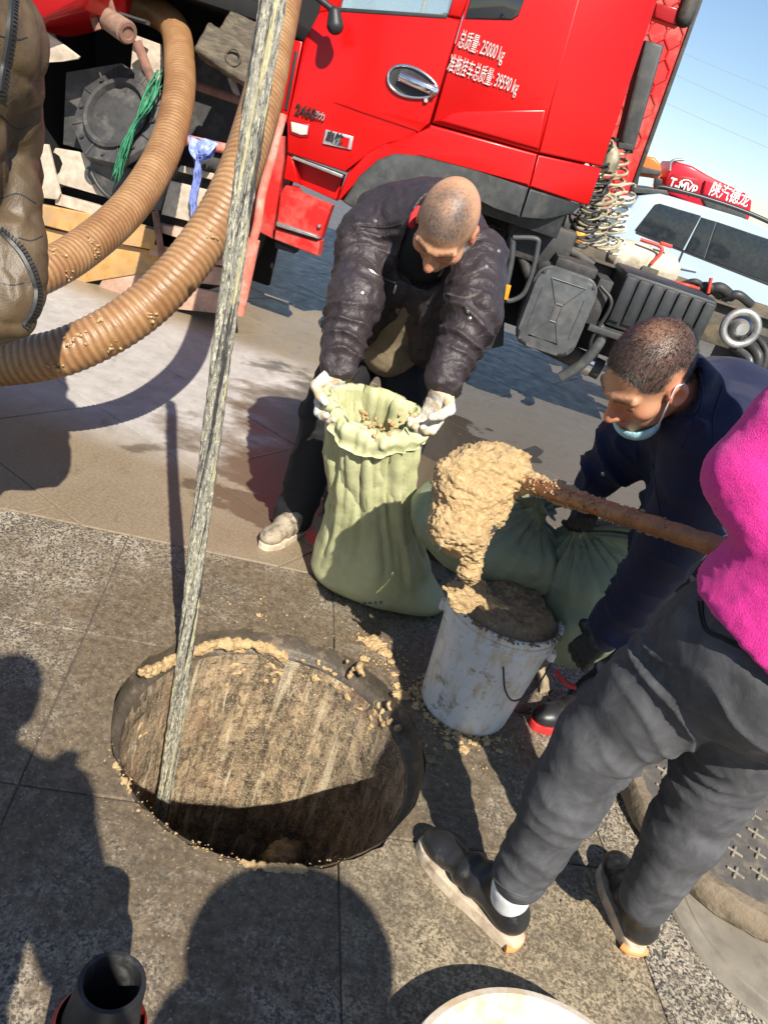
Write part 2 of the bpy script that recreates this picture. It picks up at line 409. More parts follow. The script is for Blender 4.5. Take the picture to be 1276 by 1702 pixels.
def clip(poly, p, n):
    out = []; m = len(poly)
    for i in range(m):
        a, b = poly[i], poly[(i + 1) % m]; da = (a - p) @ n; db = (b - p) @ n
        if da >= 0: out.append(a)
        if da * db < 0: out.append(a + (b - a) * da / (da - db))
    return out
cutter = None
def slab(name, poly, z, th, mat, parent, cut=False):
    pts = [V(p[0], p[1], z) for p in poly]
    if sum(pts[i][0] * pts[(i + 1) % len(pts)][1] - pts[(i + 1) % len(pts)][0] * pts[i][1] for i in range(len(pts))) < 0: pts = pts[::-1]
    bm = bmesh.new(); bm_poly(bm, pts, V(0, 0, -th), .004, 2)
    o = from_bm(name, bm, mat, parent)
    if cut:
        global cutter
        if cutter is None:
            cb = bmesh.new(); bmesh.ops.create_cone(cb, cap_ends=True, segments=96, radius1=HR, radius2=HR, depth=.5)
            for v in cb.verts:
                a = math.atan2(v.co.y, v.co.x); k = 1 + .012 * math.sin(5 * a + 1) * math.sin(11 * a) + (.02 * abs(math.sin(17 * a)) if -2.6 < a < -.6 else 0)
                v.co.x *= k; v.co.y *= k
            me = bpy.data.meshes.new('c'); cb.to_mesh(me); cb.free(); cutter = bpy.data.objects.new('c', me); COL.objects.link(cutter); cutter.location = HC
            bpy.context.view_layer.update()
        md = o.modifiers.new('b', 'BOOLEAN'); md.operation = 'DIFFERENCE'; md.object = cutter; md.solver = 'EXACT'
        dg = bpy.context.evaluated_depsgraph_get(); dg.update(); me = bpy.data.meshes.new_from_object(o.evaluated_get(dg)); o.modifiers.clear(); o.data = me
    return o
ca, sa_ = math.cos(R(12.5)), math.sin(R(12.5))
def uv(u, v): return V(u * ca - v * sa_, u * sa_ + v * ca)
ul = [-2.43, -1.72, -1.01, -.30, .41, 1.12, 1.83, 2.54]; vl = [-.90, -.37, .16, .695, 1.23, 1.765, 2.30]
for i in range(len(ul) - 1):
    for j in range(len(vl) - 1):
        c = uv((ul[i] + ul[i + 1]) / 2, (vl[j] + vl[j + 1]) / 2)
        if c[1] < .25 or abs(c[0]) > 2.2: continue
        g = .0013; poly = [uv(ul[i] + g, vl[j] + g), uv(ul[i + 1] - g, vl[j] + g), uv(ul[i + 1] - g, vl[j + 1] - g), uv(ul[i] + g, vl[j + 1] - g)]
        near = math.hypot(c[0] - HC[0], c[1] - HC[1]) < .95
        if i == 4 and j <= 3: m = 'stone_brown'
        else: m = 'granite_grey'
        slab('paving_slab', poly, random.uniform(-.001, .001), .011, MAT[m], ground, near)
cb_, sb_ = math.cos(R(-27)), math.sin(R(-27))
def st(s, t): return V(s * cb_ - t * sb_, s * sb_ + t * cb_)
TW = .64
for i in range(-6, 8):
    for j in range(0, 15):
        s0 = i * 1.30 + (j % 2) * .65; t0 = 1.485 + (j - 2) * TW; g = .002
        poly = [st(s0 + g, t0 + g), st(s0 + 1.30 - g, t0 + g), st(s0 + 1.30 - g, t0 + TW - g), st(s0 + g, t0 + TW - g)]
        c = sum(poly) / 4
        if c[1] > 8.4 or abs(c[0]) > 4.3: continue
        poly = clip(poly, uv(0, 2.304), uv(0, 1))
        if len(poly) < 3 or abs(sum(poly[k][0] * poly[(k + 1) % len(poly)][1] - poly[(k + 1) % len(poly)][0] * poly[k][1] for k in range(len(poly)))) < .01: continue
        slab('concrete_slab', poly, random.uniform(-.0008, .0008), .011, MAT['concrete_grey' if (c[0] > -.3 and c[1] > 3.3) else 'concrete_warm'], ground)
if cutter: bpy.data.objects.remove(cutter)

# ================================================================== manhole
t = NT('shaft_concrete')
strk = t.noise(1.0, 7, .68, vec=t.pos((17, 17, 2.6), (.2, .5, 0)), dist=1.1); fi = t.noise(170, 5, .8); md_ = t.noise(14, 6, .7)
col = t.mix(t.ramp(strk, .36, .60), (.075, .050, .032), (.60, .43, .255))
col = t.mix(t.math('MULTIPLY', t.ramp(md_, .48, .64), .8), col, (.045, .034, .025))
col = t.mix(t.math('MULTIPLY', t.ramp(fi, .53, .61), .9), col, (.86, .72, .48))
col = t.mix(t.math('MULTIPLY', t.ramp(t.noise(60, 5, .8, vec=t.pos((1, 1, .6))), .50, .62), .7), col, (.03, .024, .018))
col = t.mix(t.math('MULTIPLY', t.ramp(t.noise(1.0, 5, .6, vec=t.pos((30, 30, 1.7), (.2, .5, 0)), dist=.6), .58, .66), .75), col, (.80, .68, .47)); col = t.mix(t.math('MULTIPLY', t.ramp(t.noise(5, 4, .6), .56, .70), .5), col, (.20, .085, .045))
t.done(col, t.math('MULTIPLY_ADD', md_, .7, .06), 0, t.bump(t.math('ADD', fi, t.math('MULTIPLY', md_, 1.4)), .9, .012), spec=.6)
t = NT('sludge'); n1 = t.noise(60, 6, .7); n2 = t.noise(14, 4, .6)
col = t.mix(t.ramp(n1, .33, .68), (.46, .295, .135), (.75, .54, .28)); col = t.mix(t.math('MULTIPLY', t.ramp(n2, .62, .75), .35), col, (.28, .18, .09))
t.done(col, .55, 0, t.bump(t.math('ADD', n1, t.math('MULTIPLY', t.noise(190, 4, .7), .8)), 1.0, .009), spec=.5)
t = NT('sludge_brown'); n1 = t.noise(80, 6, .7); col = t.mix(t.ramp(n1, .33, .68), (.17, .115, .062), (.34, .245, .14))
t.done(col, .6, 0, t.bump(n1, .9, .007))
mh = empty('manhole', HC, 'open round manhole in the foreground, its shaft wall smeared with tan sludge', 'manhole')
def shaftj(v):
    rr = v - HC; d = np.linalg.norm(rr[:, :2], axis=1)[:, None]; u = rr.copy(); u[:, 2] = 0; u /= d
    dz = sst(-.06, -.12, v[:, 2]); return v + u * ((.010 * fbm(v, 9, 4, 1) + .005 * fbm(v, 45, 3, 4)) * (.25 + .75 * dz))[:, None]
plain('seat_ring', (.075, .06, .043), .55, dirt=(.22, .17, .11), dsc=22, dth=(.55, .72), bump=.7, bsc=60, bd=.006)
lathe('seat_ring', [(.409, -.002), (.408, -.02), (.405, -.050), (.400, -.058), (.386, -.062), (.380, -.068), (.379, -.11)], HC, MAT['seat_ring'], mh, 160, sharp=50, jitter=shaftj)
prof = [(.3785, -.075), (.377, -.09)] + [(.378 + .03 * k / 60, -.09 - 1.34 * k / 60) for k in range(1, 61)] + [(.25, -1.43), (.0, -1.43)]
lathe('shaft_wall', prof, HC, MAT['shaft_concrete'], mh, 160, sharp=60, jitter=shaftj)
def lump(name, c, r, mat, parent=None, h=None, amp=.25, seed=1, nsc=None, flat=None, label=None, cat=None, kind=None, group=None):
    """a crumbly clod of sludge"""
    r = np.asarray(r, float); h = h or max(.0022, r.min() / 7); m = r.max() * 1.25
    s = Solid(np.asarray(c) - m, np.asarray(c) + m, h); rg = np.random.default_rng(seed); s.ell(c, r * .8, k=0)
    for _ in range(8):
        d = rg.normal(size=3); d /= np.linalg.norm(d); s.ell(np.asarray(c) + d * r * .62, r * rg.uniform(.25, .48), k=r.min() * .3)
    if flat is not None: s.halfspace((0, 0, flat), (0, 0, -1))
    vs, fs = s.skin(); N = vnormals(vs, fs); q = nsc or 1.1 / r.mean()
    vs = vs + N * (r.min() * amp * (fbm(vs, q * 2.2, 4, seed) + .5 * fbm(vs, q * 9, 2, seed + 2)))[:, None]
    o = qmesh(name, vs, fs, MAT[mat], parent)
    if label: tag(o, label, cat, group, kind)
    return o
def smear(name, ctr, seed, mat, parent, n=40, spread=.05, z0=.001, size=(.004, .013), zfun=None, flat=.45, kind='stuff'):
    """many little crumbs pressed to a surface, one mesh"""
    rg = np.random.default_rng(seed); vs = []; fs = []
    ico = bmesh.new(); bmesh.ops.create_icosphere(ico, subdivisions=1, radius=1); iv = np.array([v.co[:] for v in ico.verts]); iff = [[v.index for v in f.verts] for f in ico.faces]; ico.free()
    pts = ctr if isinstance(ctr, list) else None
    for i in range(n):
        if pts is not None: c = np.asarray(pts[rg.integers(len(pts))], float) + rg.normal(size=3) * spread * V(1, 1, 0)
        else: c = np.asarray(ctr, float) + rg.normal(size=3) * np.asarray(spread) * V(1, 1, 0)
        if zfun is not None:
            c = zfun(c)
            if c is None: continue
        else: c[2] = z0
        s = rg.uniform(*size); w = iv * (1 + .35 * rg.normal(size=(len(iv), 1))) * V(s * rg.uniform(.7, 1.6), s * rg.uniform(.7, 1.6), s * flat)
        b = len(vs); vs.extend(c + w); fs.extend([[k + b for k in f] for f in iff])
    o = mesh(name, vs, fs, MAT[mat], parent); o['kind'] = kind; return o
def wallpt(px, py, off=0.0, r=.383):
    d = ray(px, py); o = _C[:2] - HC[:2]; a = d[:2] @ d[:2]; b = 2 * o @ d[:2]; c = o @ o - r * r
    t_ = (-b + math.sqrt(max(0.0, b * b - 4 * a * c))) / (2 * a); return _C + d * t_
# ridge of scum along the seat at the far and left side
ridge = [(213, 1150), (216, 1128), (228, 1112), (250, 1117), (275, 1104), (300, 1088), (335, 1078), (362, 1073), (385, 1071), (420, 1068), (450, 1080), (480, 1098)]
s = Solid(HC + V(-.5, -.5, -.35), HC + V(.5, .5, .05), .0045)
pp = [wallpt(*q, r=.381) for q in ridge]; rgs = np.random.default_rng(3)
for i in range(len(pp) - 1):
    for k in range(6):
        c = pp[i] + (pp[i + 1] - pp[i]) * (k / 6) + rgs.normal(size=3) * .004; s.ell(c, rgs.uniform(.006, .013, 3) * V(1, 1, 1.4), k=.016)
for (x, y) in ((600, 1170), (560, 1140), (580, 1155), (625, 1205), (640, 1195), (615, 1215), (645, 1215), (630, 1180), (540, 1125), (520, 1110), (590, 1120), (400, 1090), (440, 1100), (395, 1110), (455, 1120), (500, 1180), (230, 1190), (236, 1215)):
    for k in range(9):
        c = wallpt(x + rgs.normal() * 10, y + rgs.normal() * 9, r=.387); s.ell(c, rgs.uniform(.004, .011, 3), k=.010)
for q in [(200 + 2 * k, 1135 - 5 * k) for k in range(9)]:
    s.ell(wallpt(q[0], q[1], r=.395), (.007, .007, .007), k=.012)
vs, fs = s.skin(); N = vnormals(vs, fs); vs = vs + N * (.006 * fbm(vs, 60, 4, 2) + .003 * fbm(vs, 170, 2, 5))[:, None]
qmesh('sludge_crust', vs, fs, MAT['sludge'], mh)['kind'] = 'stuff'
# lump of scum floating far below and crumbs on the near edge
lump('sludge_heap', wallpt(480, 1405, r=.33) + V(0, -.03, -.06), (.085, .075, .10), 'sludge_brown', mh, seed=5, amp=.2)
edge = []
for a in np.linspace(-2.55, -.75, 60): edge.append(HC + V(math.cos(a), math.sin(a), 0) * (HR + .004))
smear('edge_crumbs', edge, 11, 'sludge', mh, 130, .008, .001, (.001, .003), flat=.6)
s = Solid(HC + V(-.46, -.48, -.05), HC + V(.3, -.1, .04), .003)
for a in np.arange(-2.62, -1.15, .012):
    g = float(fbm(np.array([[a * 3, 0, 0]]), 1.0, 3, 8)[0]); rr = .0045 + .006 * max(0, g + .25)
    if g > -.35: s.ell(HC + V(math.cos(a), math.sin(a), 0) * (HR + .004 + rgs.normal() * .004) + V(0, 0, -.002 + rgs.normal() * .003), rr * rgs.uniform(.6, 1.3, 3), k=.005)
vs, fs = s.skin(); N = vnormals(vs, fs); vs = vs + N * (.003 * fbm(vs, 110, 3, 2))[:, None]; qmesh('edge_crust', vs, fs, MAT['sludge'], mh)['kind'] = 'stuff'
# clods and crumbs lying on the slabs
blob_px = [(622, 1070, .045), (640, 1085, .03), (605, 1095, .02), (603, 1063, .02), (660, 1140, .022), (664, 1155, .03), (655, 1120, .014), (718, 1262, .022), (650, 1100, .016), (690, 1175, .015), (770, 1245, .02), (745, 1240, .016), (830, 1248, .013), (430, 1022, .012)]
CL = ['largest clod', 'second largest clod', 'round dab', 'small flat dab', 'lower lump', 'broad lump', 'small upper dab', 'brownish flake', 'tiny middle dab', 'stray crumb', 'loose patch', 'thin patch', 'rightmost dab', 'lone leftmost dab']
for i, (x, y, r) in enumerate(blob_px):
    c = atZ(x, y, .003)
    o = lump('sludge_clod', c, (r, r * .8, r * .34), 'sludge' if i != 7 else 'sludge_brown', None, seed=20 + i, amp=.5, flat=.0005)
    tag(o, CL[i] + ' of tan sludge on paving ' + ('beyond' if y < 1110 else 'right of') + ' the manhole' + (' by the bucket' if x > 690 else ''), 'sludge', 'sludge clods spilt on the paving')
gp = [atZ(x, y, 0) for x, y, r in blob_px]
def offhole(c):
    c = c.copy(); c[2] = .002
    return None if np.hypot(c[0] - HC[0], c[1] - HC[1]) < HR + .008 else c
cr = smear('sludge_crumbs', gp, 5, 'sludge', None, 420, .055, .001, (.001, .0038), zfun=offhole, flat=.5); tag(cr, 'scatter of small tan sludge crumbs on the paving round the manhole', 'crumbs')
fx = smear('grit', [V(x, y, 0) for x in np.linspace(-1.2, 1.3, 9) for y in np.linspace(.6, 2.4, 7)], 9, 'concrete_warm', None, 420, .22, .002, (.0012, .004), zfun=offhole, flat=.6); tag(fx, 'fine pale grit scattered over the paving slabs', 'grit')
# ================================================================== vehicle materials
def paint(name, c, rough=.22, dust=(.45, .36, .28), dth=(.60, .80), amt=.35):
    t = NT(name); d = t.math('MULTIPLY', t.ramp(t.noise(3.0, 8, .7), dth[0], dth[1]), amt)
    sc = t.math('MULTIPLY', t.ramp(t.noise(1.0, 5, .7, vec=t.pos((2, 8, 60), (0, .3, 0))), .60, .70), amt * .35)
    col = t.mix(d, t.mix(t.ramp(t.noise(2, 3), .3, .7), tuple(x * .92 for x in c), c), dust); col = t.mix(sc, col, dust)
    t.done(col, t.math('MULTIPLY_ADD', d, .6, rough), 0, t.bump(t.noise(2.2, 2, .4), .05, .05), coat=.10, spec=.3); t.b.inputs['Coat Roughness'].default_value = .10
    return t.m
paint('red_paint', (.48, .0035, .003), .32, dust=(.50, .10, .07), amt=.12); paint('red_dusty', (.52, .016, .014), .45, amt=.45, dth=(.46, .74)); paint('red_dark', (.32, .005, .006), .3, amt=.2)
plain('black_plastic', (.020, .022, .024), .5, dirt=(.085, .075, .065), dsc=5, dth=(.55, .8), bsc=180)
plain('grey_plastic', (.045, .048, .048), .55, dirt=(.09, .085, .075), dsc=5, dth=(.5, .8), bsc=160)
plain('tank_grey', (.068, .072, .074), .40, dirt=(.13, .12, .11), dsc=7, dth=(.52, .78), bsc=120, bump=.1)
plain('chrome', (.75, .75, .76), .14, 1.0, var=.05, bump=0)
plain('steel_dull', (.42, .42, .41), .42, .8, dirt=(.3, .27, .22), dth=(.5, .75))
plain('dark_iron', (.030, .029, .028), .62, dirt=(.12, .10, .08), dth=(.5, .75), bump=.35, bsc=90)
plain('rail_iron', (.075, .066, .05), .7, dirt=(.20, .15, .085), dth=(.48, .68), bump=.4, bsc=90)
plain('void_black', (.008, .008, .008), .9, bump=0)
plain('rubber', (.018, .0175, .017), .75, dirt=(.085, .075, .062), dth=(.48, .75), bump=.3)
plain('white_letter', (.62, .56, .54), .5, bump=0, var=.1, dirt=(.5, .12, .1), dsc=45, dth=(.52, .68))
plain('white_clean', (.88, .87, .86), .5, bump=0, var=.03)
plain('black_letter', (.02, .02, .02), .35, bump=0)
plain('badge_silver', (.50, .51, .52), .35, .6, bump=0)
plain('orange_lens', (.80, .28, .02), .3, bump=0)
plain('hose_coil', (.33, .29, .19), .5, var=.4, sc=9, dirt=(.10, .09, .07), dth=(.5, .7)); plain('hose_black', (.03, .03, .03), .5); plain('hose_white', (.62, .60, .52), .5, dirt=(.25, .22, .16))
plain('cream_tank', (.55, .49, .38), .6, dirt=(.26, .21, .14), dsc=9, dth=(.46, .72)); plain('red_hose', (.55, .05, .03), .5)
plain('seat_cloth', (.18, .17, .16), .9)
t = NT('glass_dark'); t.done((.012, .014, .016), .04, 0, None, spec=.9)
t = NT('glass_clear'); t.b.inputs['Transmission Weight'].default_value = .85; t.done((.55, .62, .62), .02, 0, None)
t = NT('glass_blue'); t.done((.42, .56, .60), .08, 0, None, spec=.8)
t = NT('lens_clear'); t.done((.55, .52, .48), .12, 0, t.bump(t.noise(130, 2), .4, .004), spec=.9)

def text_mesh(name, body, c, xdir, ydir, size, mat, parent, width=1.0, depth=.0015, bold=0.0, off=None):
    cu = bpy.data.curves.new('t', 'FONT'); cu.body = body; cu.size = size; cu.align_x = 'CENTER'; cu.align_y = 'CENTER'; cu.extrude = depth; cu.offset = bold; cu.resolution_u = 3
    o = bpy.data.objects.new('t', cu); COL.objects.link(o)
    dg = bpy.context.evaluated_depsgraph_get(); dg.update(); me = bpy.data.meshes.new_from_object(o.evaluated_get(dg)); bpy.data.objects.remove(o); bpy.data.curves.remove(cu)
    x = Vector(xdir).normalized(); y = Vector(ydir); y = (y - x * y.dot(x)).normalized(); z = x.cross(y)
    me.transform(Matrix(((x[0] * width, y[0], z[0], c[0]), (x[1] * width, y[1], z[1], c[1]), (x[2] * width, y[2], z[2], c[2]), (0, 0, 0, 1))))
    me.name = name; return link(name, me, mat, parent, False)

# ================================================================== red tractor truck
TY = 5.0
truck = empty('tractor_truck', (-.3, 6.2, 0), 'red tractor truck whose cab door and rear chassis fill the background', 'truck')
door = panel('door', [(561, 16), (741, 28), (766, 32), (714, 205), (686, 230), (674, 234), (643, 234), (612, 250), (576, 287), (476, 254), (478, 204), (504, 69), (530, 20)], TY, .05, MAT['red_paint'], truck, .012, 3)
panel('window_pillar', [(743, 26), (766, 30), (782, -14), (805, -90), (772, -90), (755, -14)], TY + .004, .06, MAT['red_paint'], truck, .01)
panel('window_pillar', [(528, 22), (563, 14), (590, -90), (560, -90), (540, -30)], TY + .006, .06, MAT['red_paint'], truck, .01)
panel('window_seal', [(561, 12), (743, 24), (742, 31), (560, 19)], TY - .004, .03, MAT['black_plastic'], door, .004)
panel('window_pane', [(556, 16), (748, 29), (778, -95), (585, -95)], TY + .05, .006, MAT['glass_clear'], door, 0)
panel('door_crease', [(553, 170), (580, 173), (712, 205), (694, 222), (690, 214), (600, 186)], TY - .006, .02, MAT['red_paint'], door, .006, 2)
q = panel('rear_quarter', [(768, 32), (790, -60), (980, -60), (894, 254), (717, 204)], TY + .002, .05, MAT['red_paint'], truck, .012, 3)
panel('quarter_glass', [(772, 31), (850, 33), (861, 26), (870, 2), (885, -50), (795, -50)], TY - .005, .02, MAT['glass_dark'], q, .006)
panel('quarter_swage', [(752, 188), (770, 182), (908, 181), (895, 249), (722, 201)], TY - .014, .03, MAT['red_paint'], q, .016, 4)
panel('fender', [(577, 288), (612, 252), (643, 236), (683, 231), (715, 207), (893, 256), (879, 311), (792, 283), (698, 258), (655, 254), (627, 264), (596, 291), (569, 334), (560, 331)], TY - .012, .06, MAT['red_paint'], truck, .014, 4)
panel('wheel_arch', [(569, 335), (597, 292), (628, 265), (655, 255), (698, 259), (792, 284), (878, 312), (862, 362), (820, 345), (780, 320), (720, 302), (665, 300), (628, 314), (603, 338), (592, 350)], TY - .03, .30, MAT['grey_plastic'], truck, .012, 3)
panel('cab_corner', [(969, -60), (1112, -60), (1000, 277), (895, 254)], [5.0, 5.16, 5.13, 5.0], .05, MAT['red_paint'], truck, .012, 3)
panel('cab_corner_skirt', [(894, 257), (999, 280), (978, 341), (966, 339), (880, 311)], [5.0, 5.13, 5.13, 5.12, 5.0], .05, MAT['red_paint'], truck, .01, 3)
panel('corner_bumper', [(880, 313), (966, 341), (950, 356), (905, 366), (864, 362)], [4.99, 5.11, 5.11, 5.03, 4.98], .10, MAT['black_plastic'], truck, .012, 3)
# cab shell behind the panels
xl, xr = atY(480, 200, 5)[0], atY(1095, 0, 5.1)[0]
box('cab_floor', ((xl + xr) / 2 + .05, 6.2, 1.32), (xr - xl - .22, 2.2, .42), MAT['black_plastic'], truck)
box('cab_far_wall', ((xl + xr) / 2, 7.35, 1.75), (xr - xl, .05, .75), MAT['red_dark'], truck); box('cab_roof', ((xl + xr) / 2, 6.2, 3.25), (xr - xl, 2.4, .06), MAT['red_paint'], truck, bevel=.02)
box('cab_rear_wall', (xr - .09, 6.25, 2.3), (.05, 2.1, 1.9), MAT['red_dark'], truck); box('cab_front_wall', (xl + .04, 6.2, 1.45), (.06, 2.3, .55), MAT['red_paint'], truck)
box('seat', (xl + 1.1, 5.65, 1.8), (.5, .5, .55), MAT['seat_cloth'], truck, bevel=.06); box('dashboard', (xl + .28, 6.2, 1.65), (.4, 2.0, .3), MAT['black_plastic'], truck, bevel=.05)
ang = np.linspace(0, 2 * math.pi, 30); sw = V(xl + .55, 5.65, 1.93)
tube('steering_wheel', [sw + .2 * (V(0, 1, 0) * math.cos(a) + V(.55, 0, .83) * math.sin(a)) for a in ang], .014, MAT['black_plastic'], truck, 8)
# front corner, steps
panel('front_corner', [(488, 66), (503, 69), (477, 205), (464, 196)], 5.03, .12, MAT['red_paint'], truck, .01, 3)
panel('corner_slot', [(490, 84), (495, 85), (477, 184), (472, 182)], 5.022, .02, MAT['black_plastic'], truck, .003)
panel('bumper_corner', [(453, 228), (472, 226), (471, 265), (462, 330), (452, 397), (416, 379), (428, 286), (441, 252)], 5.0, .25, MAT['red_dusty'], truck, .012, 3)
st1 = panel('step_recess', [(478, 257), (486, 262), (571, 293), (559, 334), (497, 306), (470, 297)], 5.10, .05, MAT['red_paint'], truck, .006)
panel('step_cheek', [(477, 257), (486, 262), (497, 306), (471, 297)], 5.01, .09, MAT['red_paint'], truck, .006)
panel('step_edge', [(487, 259), (570, 291), (568, 296), (486, 264)], 5.0, .09, MAT['steel_dull'], truck, .003)
step = panel('step', [(466, 320), (474, 308), (491, 311), (497, 320), (551, 342), (547, 354), (533, 397), (459, 371)], 4.99, .10, MAT['red_dusty'], truck, .01, 3)
panel('step_tread', [(459, 369), (525, 391), (529, 397), (459, 376)], 4.94, .16, MAT['steel_dull'], step, .004)
panel('step_bumper', [(458, 379), (532, 402), (528, 426), (455, 398)], 4.97, .14, MAT['red_dusty'], step, .01, 3)
panel('step_bracket', [(457, 402), (491, 416), (488, 422), (457, 412)], 5.03, .12, MAT['dark_iron'], step, .004)
lathe('step_bolt', [(0, 0), (.012, 0), (.014, .008), (.008, .02), (0, .022)][::-1], atY(531, 376, 4.985), MAT['steel_dull'], step, 12, (0, -1, 0))
lm = panel('side_lamp', [(483, 202), (512, 209), (510, 224), (500, 225), (484, 219)], 4.985, .03, MAT['lens_clear'], truck, .006, 3)
panel('lamp_frame', [(481, 199), (515, 207), (512, 228), (499, 229), (481, 222)], 4.993, .02, MAT['red_dark'], lm, .004)
# handle, lock, letters, badge
hc = atY(686, 138, 4.99); hx = atY(725, 150, 4.99) - atY(648, 126, 4.99); hx /= np.linalg.norm(hx); hx = V(1, 0, 0)
tube('handle_surround', [hc + .148 * math.cos(a) * hx + .072 * math.sin(a) * V(0, 0, 1) * (1 - .25 * math.cos(a)) for a in np.linspace(0, 2 * math.pi, 41)], .009, MAT['chrome'], door, 8)
vs = [hc + V(0, .004, 0)] + [hc + V(0, .004, 0) + .148 * math.cos(a) * hx + .072 * math.sin(a) * V(0, 0, 1) * (1 - .25 * math.cos(a)) for a in np.linspace(0, 2 * math.pi, 40, endpoint=False)]
mesh('handle_pocket', vs, [(0, 1 + k, 1 + (k + 1) % 40) for k in range(40)], MAT['black_plastic'], door, False)
tube('door_handle', catmull([hc + V(-.08, -.018, .012), hc + V(0, -.032, .004), hc + V(.09, -.032, -.002), hc + V(.146, -.016, -.005)], 8), .026, MAT['chrome'], door, 12, .62, (0, 0, 1))
lathe('door_lock', [(0, .012), (.011, .012), (.015, .004), (.017, -.004)], atY(708, 167, 4.992), MAT['chrome'], door, 16, (0, -1, 0))
TX, TZ = (1, 0, 0), (0, 0, 1)
def sheared(o, c, k):       # lettering that follows the panel's slant
    return o
text_mesh('lettering', '总质量: 25000 kg', atY(800, 79, 4.992), (1, 0, -.02), TZ, .098, MAT['white_letter'], q, .38, bold=.0)
text_mesh('lettering', '准拖挂车总质量: 39590 kg', atY(803, 126, 4.992), (1, 0, -.02), TZ, .098, MAT['white_letter'], q, .38, bold=.0)
o = text_mesh('model_number', '2460', atY(508, 186, 4.985), (1, 0, .02), TZ, .075, MAT['black_letter'], door, .85, .004, .0012)
text_mesh('model_suffix', '动力', atY(531, 193, 4.985), (1, 0, .02), TZ, .042, MAT['chrome'], door, .8, .003, .002)
bd = panel('badge', [(541, 215), (587, 227), (583, 249), (536, 239)], 4.988, .015, MAT['badge_silver'], door, .003)
text_mesh('badge_letters', '启航', atY(556, 230, 4.981), (1, 0, .02), TZ, .062, MAT['black_letter'], bd, .85, .002, .002)
panel('badge_patch', [(567, 226), (581, 230), (578, 246), (565, 242)], 4.983, .006, MAT['red_paint'], bd, 0)
panel('badge_flame', [(545, 221), (549, 228), (548, 233), (541, 231)], 4.983, .006, MAT['red_paint'], bd, 0)
# mirror bracket
tube('mirror_arm', [atY(x, y, 4.85) for x, y in ((500, -40), (528, -4), (545, 10), (557, 20))], .018, MAT['black_plastic'], truck, 10)
s = Solid(atY(557, 38, 4.85) - .12, atY(557, 38, 4.85) + .12, .006); s.cone(atY(556, 22, 4.85), atY(557, 42, 4.85), .034, .047, .02); vs, fs = s.skin(); qmesh('camera_housing', vs, fs, MAT['black_plastic'], truck)
# wheel
wc = V(atY(716, 462, 5.2)[0], 5.22, .52)
wh = empty('wheel', tuple(wc)); wh.parent = truck; wh.matrix_parent_inverse = Matrix.Translation(wloc(truck)).inverted(); wh['_loc'] = list(map(float, wc))
lathe('tyre', [(.30, -.13), (.40, -.15), (.47, -.145), (.505, -.125), (.52, -.10), (.52, -.04), (.512, -.036), (.512, -.028), (.52, -.024), (.52, .024), (.512, .028), (.512, .036), (.52, .04), (.52, .10), (.505, .125), (.47, .145), (.30, .13)], wc, MAT['rubber'], wh, 72, (0, -1, 0), 30)
lathe('rim', [(0, .02), (.08, .03), (.14, .03), (.16, -.03), (.24, -.05), (.28, .08), (.30, .13)], wc, MAT['steel_dull'], wh, 40, (0, -1, 0), 30)
# chassis
ra, rb = atY(905, 404, 5.55), atY(1330, 549, 5.62)
zr = 1.03
for yy in (5.55, 6.6): box('chassis_rail', (2.1, yy, zr - .13), (4.6, .08, .27), MAT['rail_iron'], truck, bevel=.008)
box('rail_flange', (2.1, 5.52, zr + .004), (4.6, .14, .012), MAT['rail_iron'], truck, bevel=.003)
for xx in (1.5, 2.6, 3.7): box('cross_member', (xx, 6.07, zr - .12), (.12, .97, .18), MAT['dark_iron'], truck)
# stamped fuel tank
TK = 4.86
cs = [atY(x, y, TK) for x, y in ((901, 439), (992, 471), (949, 603), (854, 564))]
x0, x1 = (cs[0][0] + cs[3][0]) / 2, (cs[1][0] + cs[2][0]) / 2; z0, z1 = (cs[2][2] + cs[3][2]) / 2, (cs[0][2] + cs[1][2]) / 2
def rrect(cx, cz, w, h, r, y, n=6):
    out = []
    for sx, sz, a0 in ((1, 1, 0), (-1, 1, 90), (-1, -1, 180), (1, -1, 270)):
        for k in range(n + 1): a = R(a0 + 90 * k / n); out.append(V(cx + sx * (w / 2 - r) + r * math.cos(a), y, cz + sz * (h / 2 - r) + r * math.sin(a)))
    return out
tkx, tkz, tw, th_ = (x0 + x1) / 2, (z0 + z1) / 2, x1 - x0, z1 - z0
tank = prism('fuel_tank', rrect(tkx, tkz, tw, th_, .085, TK), (0, .62, 0), MAT['tank_grey'], truck, .022, 4)
prism('tank_lip', rrect(tkx, tkz, tw + .022, th_ + .022, .095, TK + .03), (0, .03, 0), MAT['tank_grey'], tank, .006)
def rib(name, pts, r, mat, parent, seg=8): return tube(name, pts, r, mat, parent, seg)
w2, h2 = tw / 2, th_ / 2
for pts in ([(-.55, .78), (-.12, .22), (-.12, -.22), (-.6, -.72), (.42, -.72), (.12, -.22), (.12, .22), (.62, .78), (-.55, .78)], [(-.12, .22), (.12, .22)], [(-.12, -.22), (.12, -.22)], [(-.72, .5), (-.72, -.5)], [(.72, .5), (.72, -.5)]):
    rib('stamped_rib', [V(tkx + a * w2, TK + .001, tkz + b * h2) for a, b in pts], .007, MAT['tank_grey'], tank)
for a, b in ((-.85, .86), (.85, .86), (.85, -.86), (-.85, -.86)): lathe('rivet', [(0, .006), (.009, .005), (.012, -.002)], V(tkx + a * w2, TK, tkz + b * h2), MAT['dark_iron'], tank, 10, (0, -1, 0))
box('tank_bracket', (tkx + .03, TK + .3, tkz + h2 + .03), (tw * .7, .36, .06), MAT['dark_iron'], truck); box('tank_strap', (tkx + w2 + .05, TK + .28, tkz + .12), (.09, .3, .28), MAT['dark_iron'], truck)
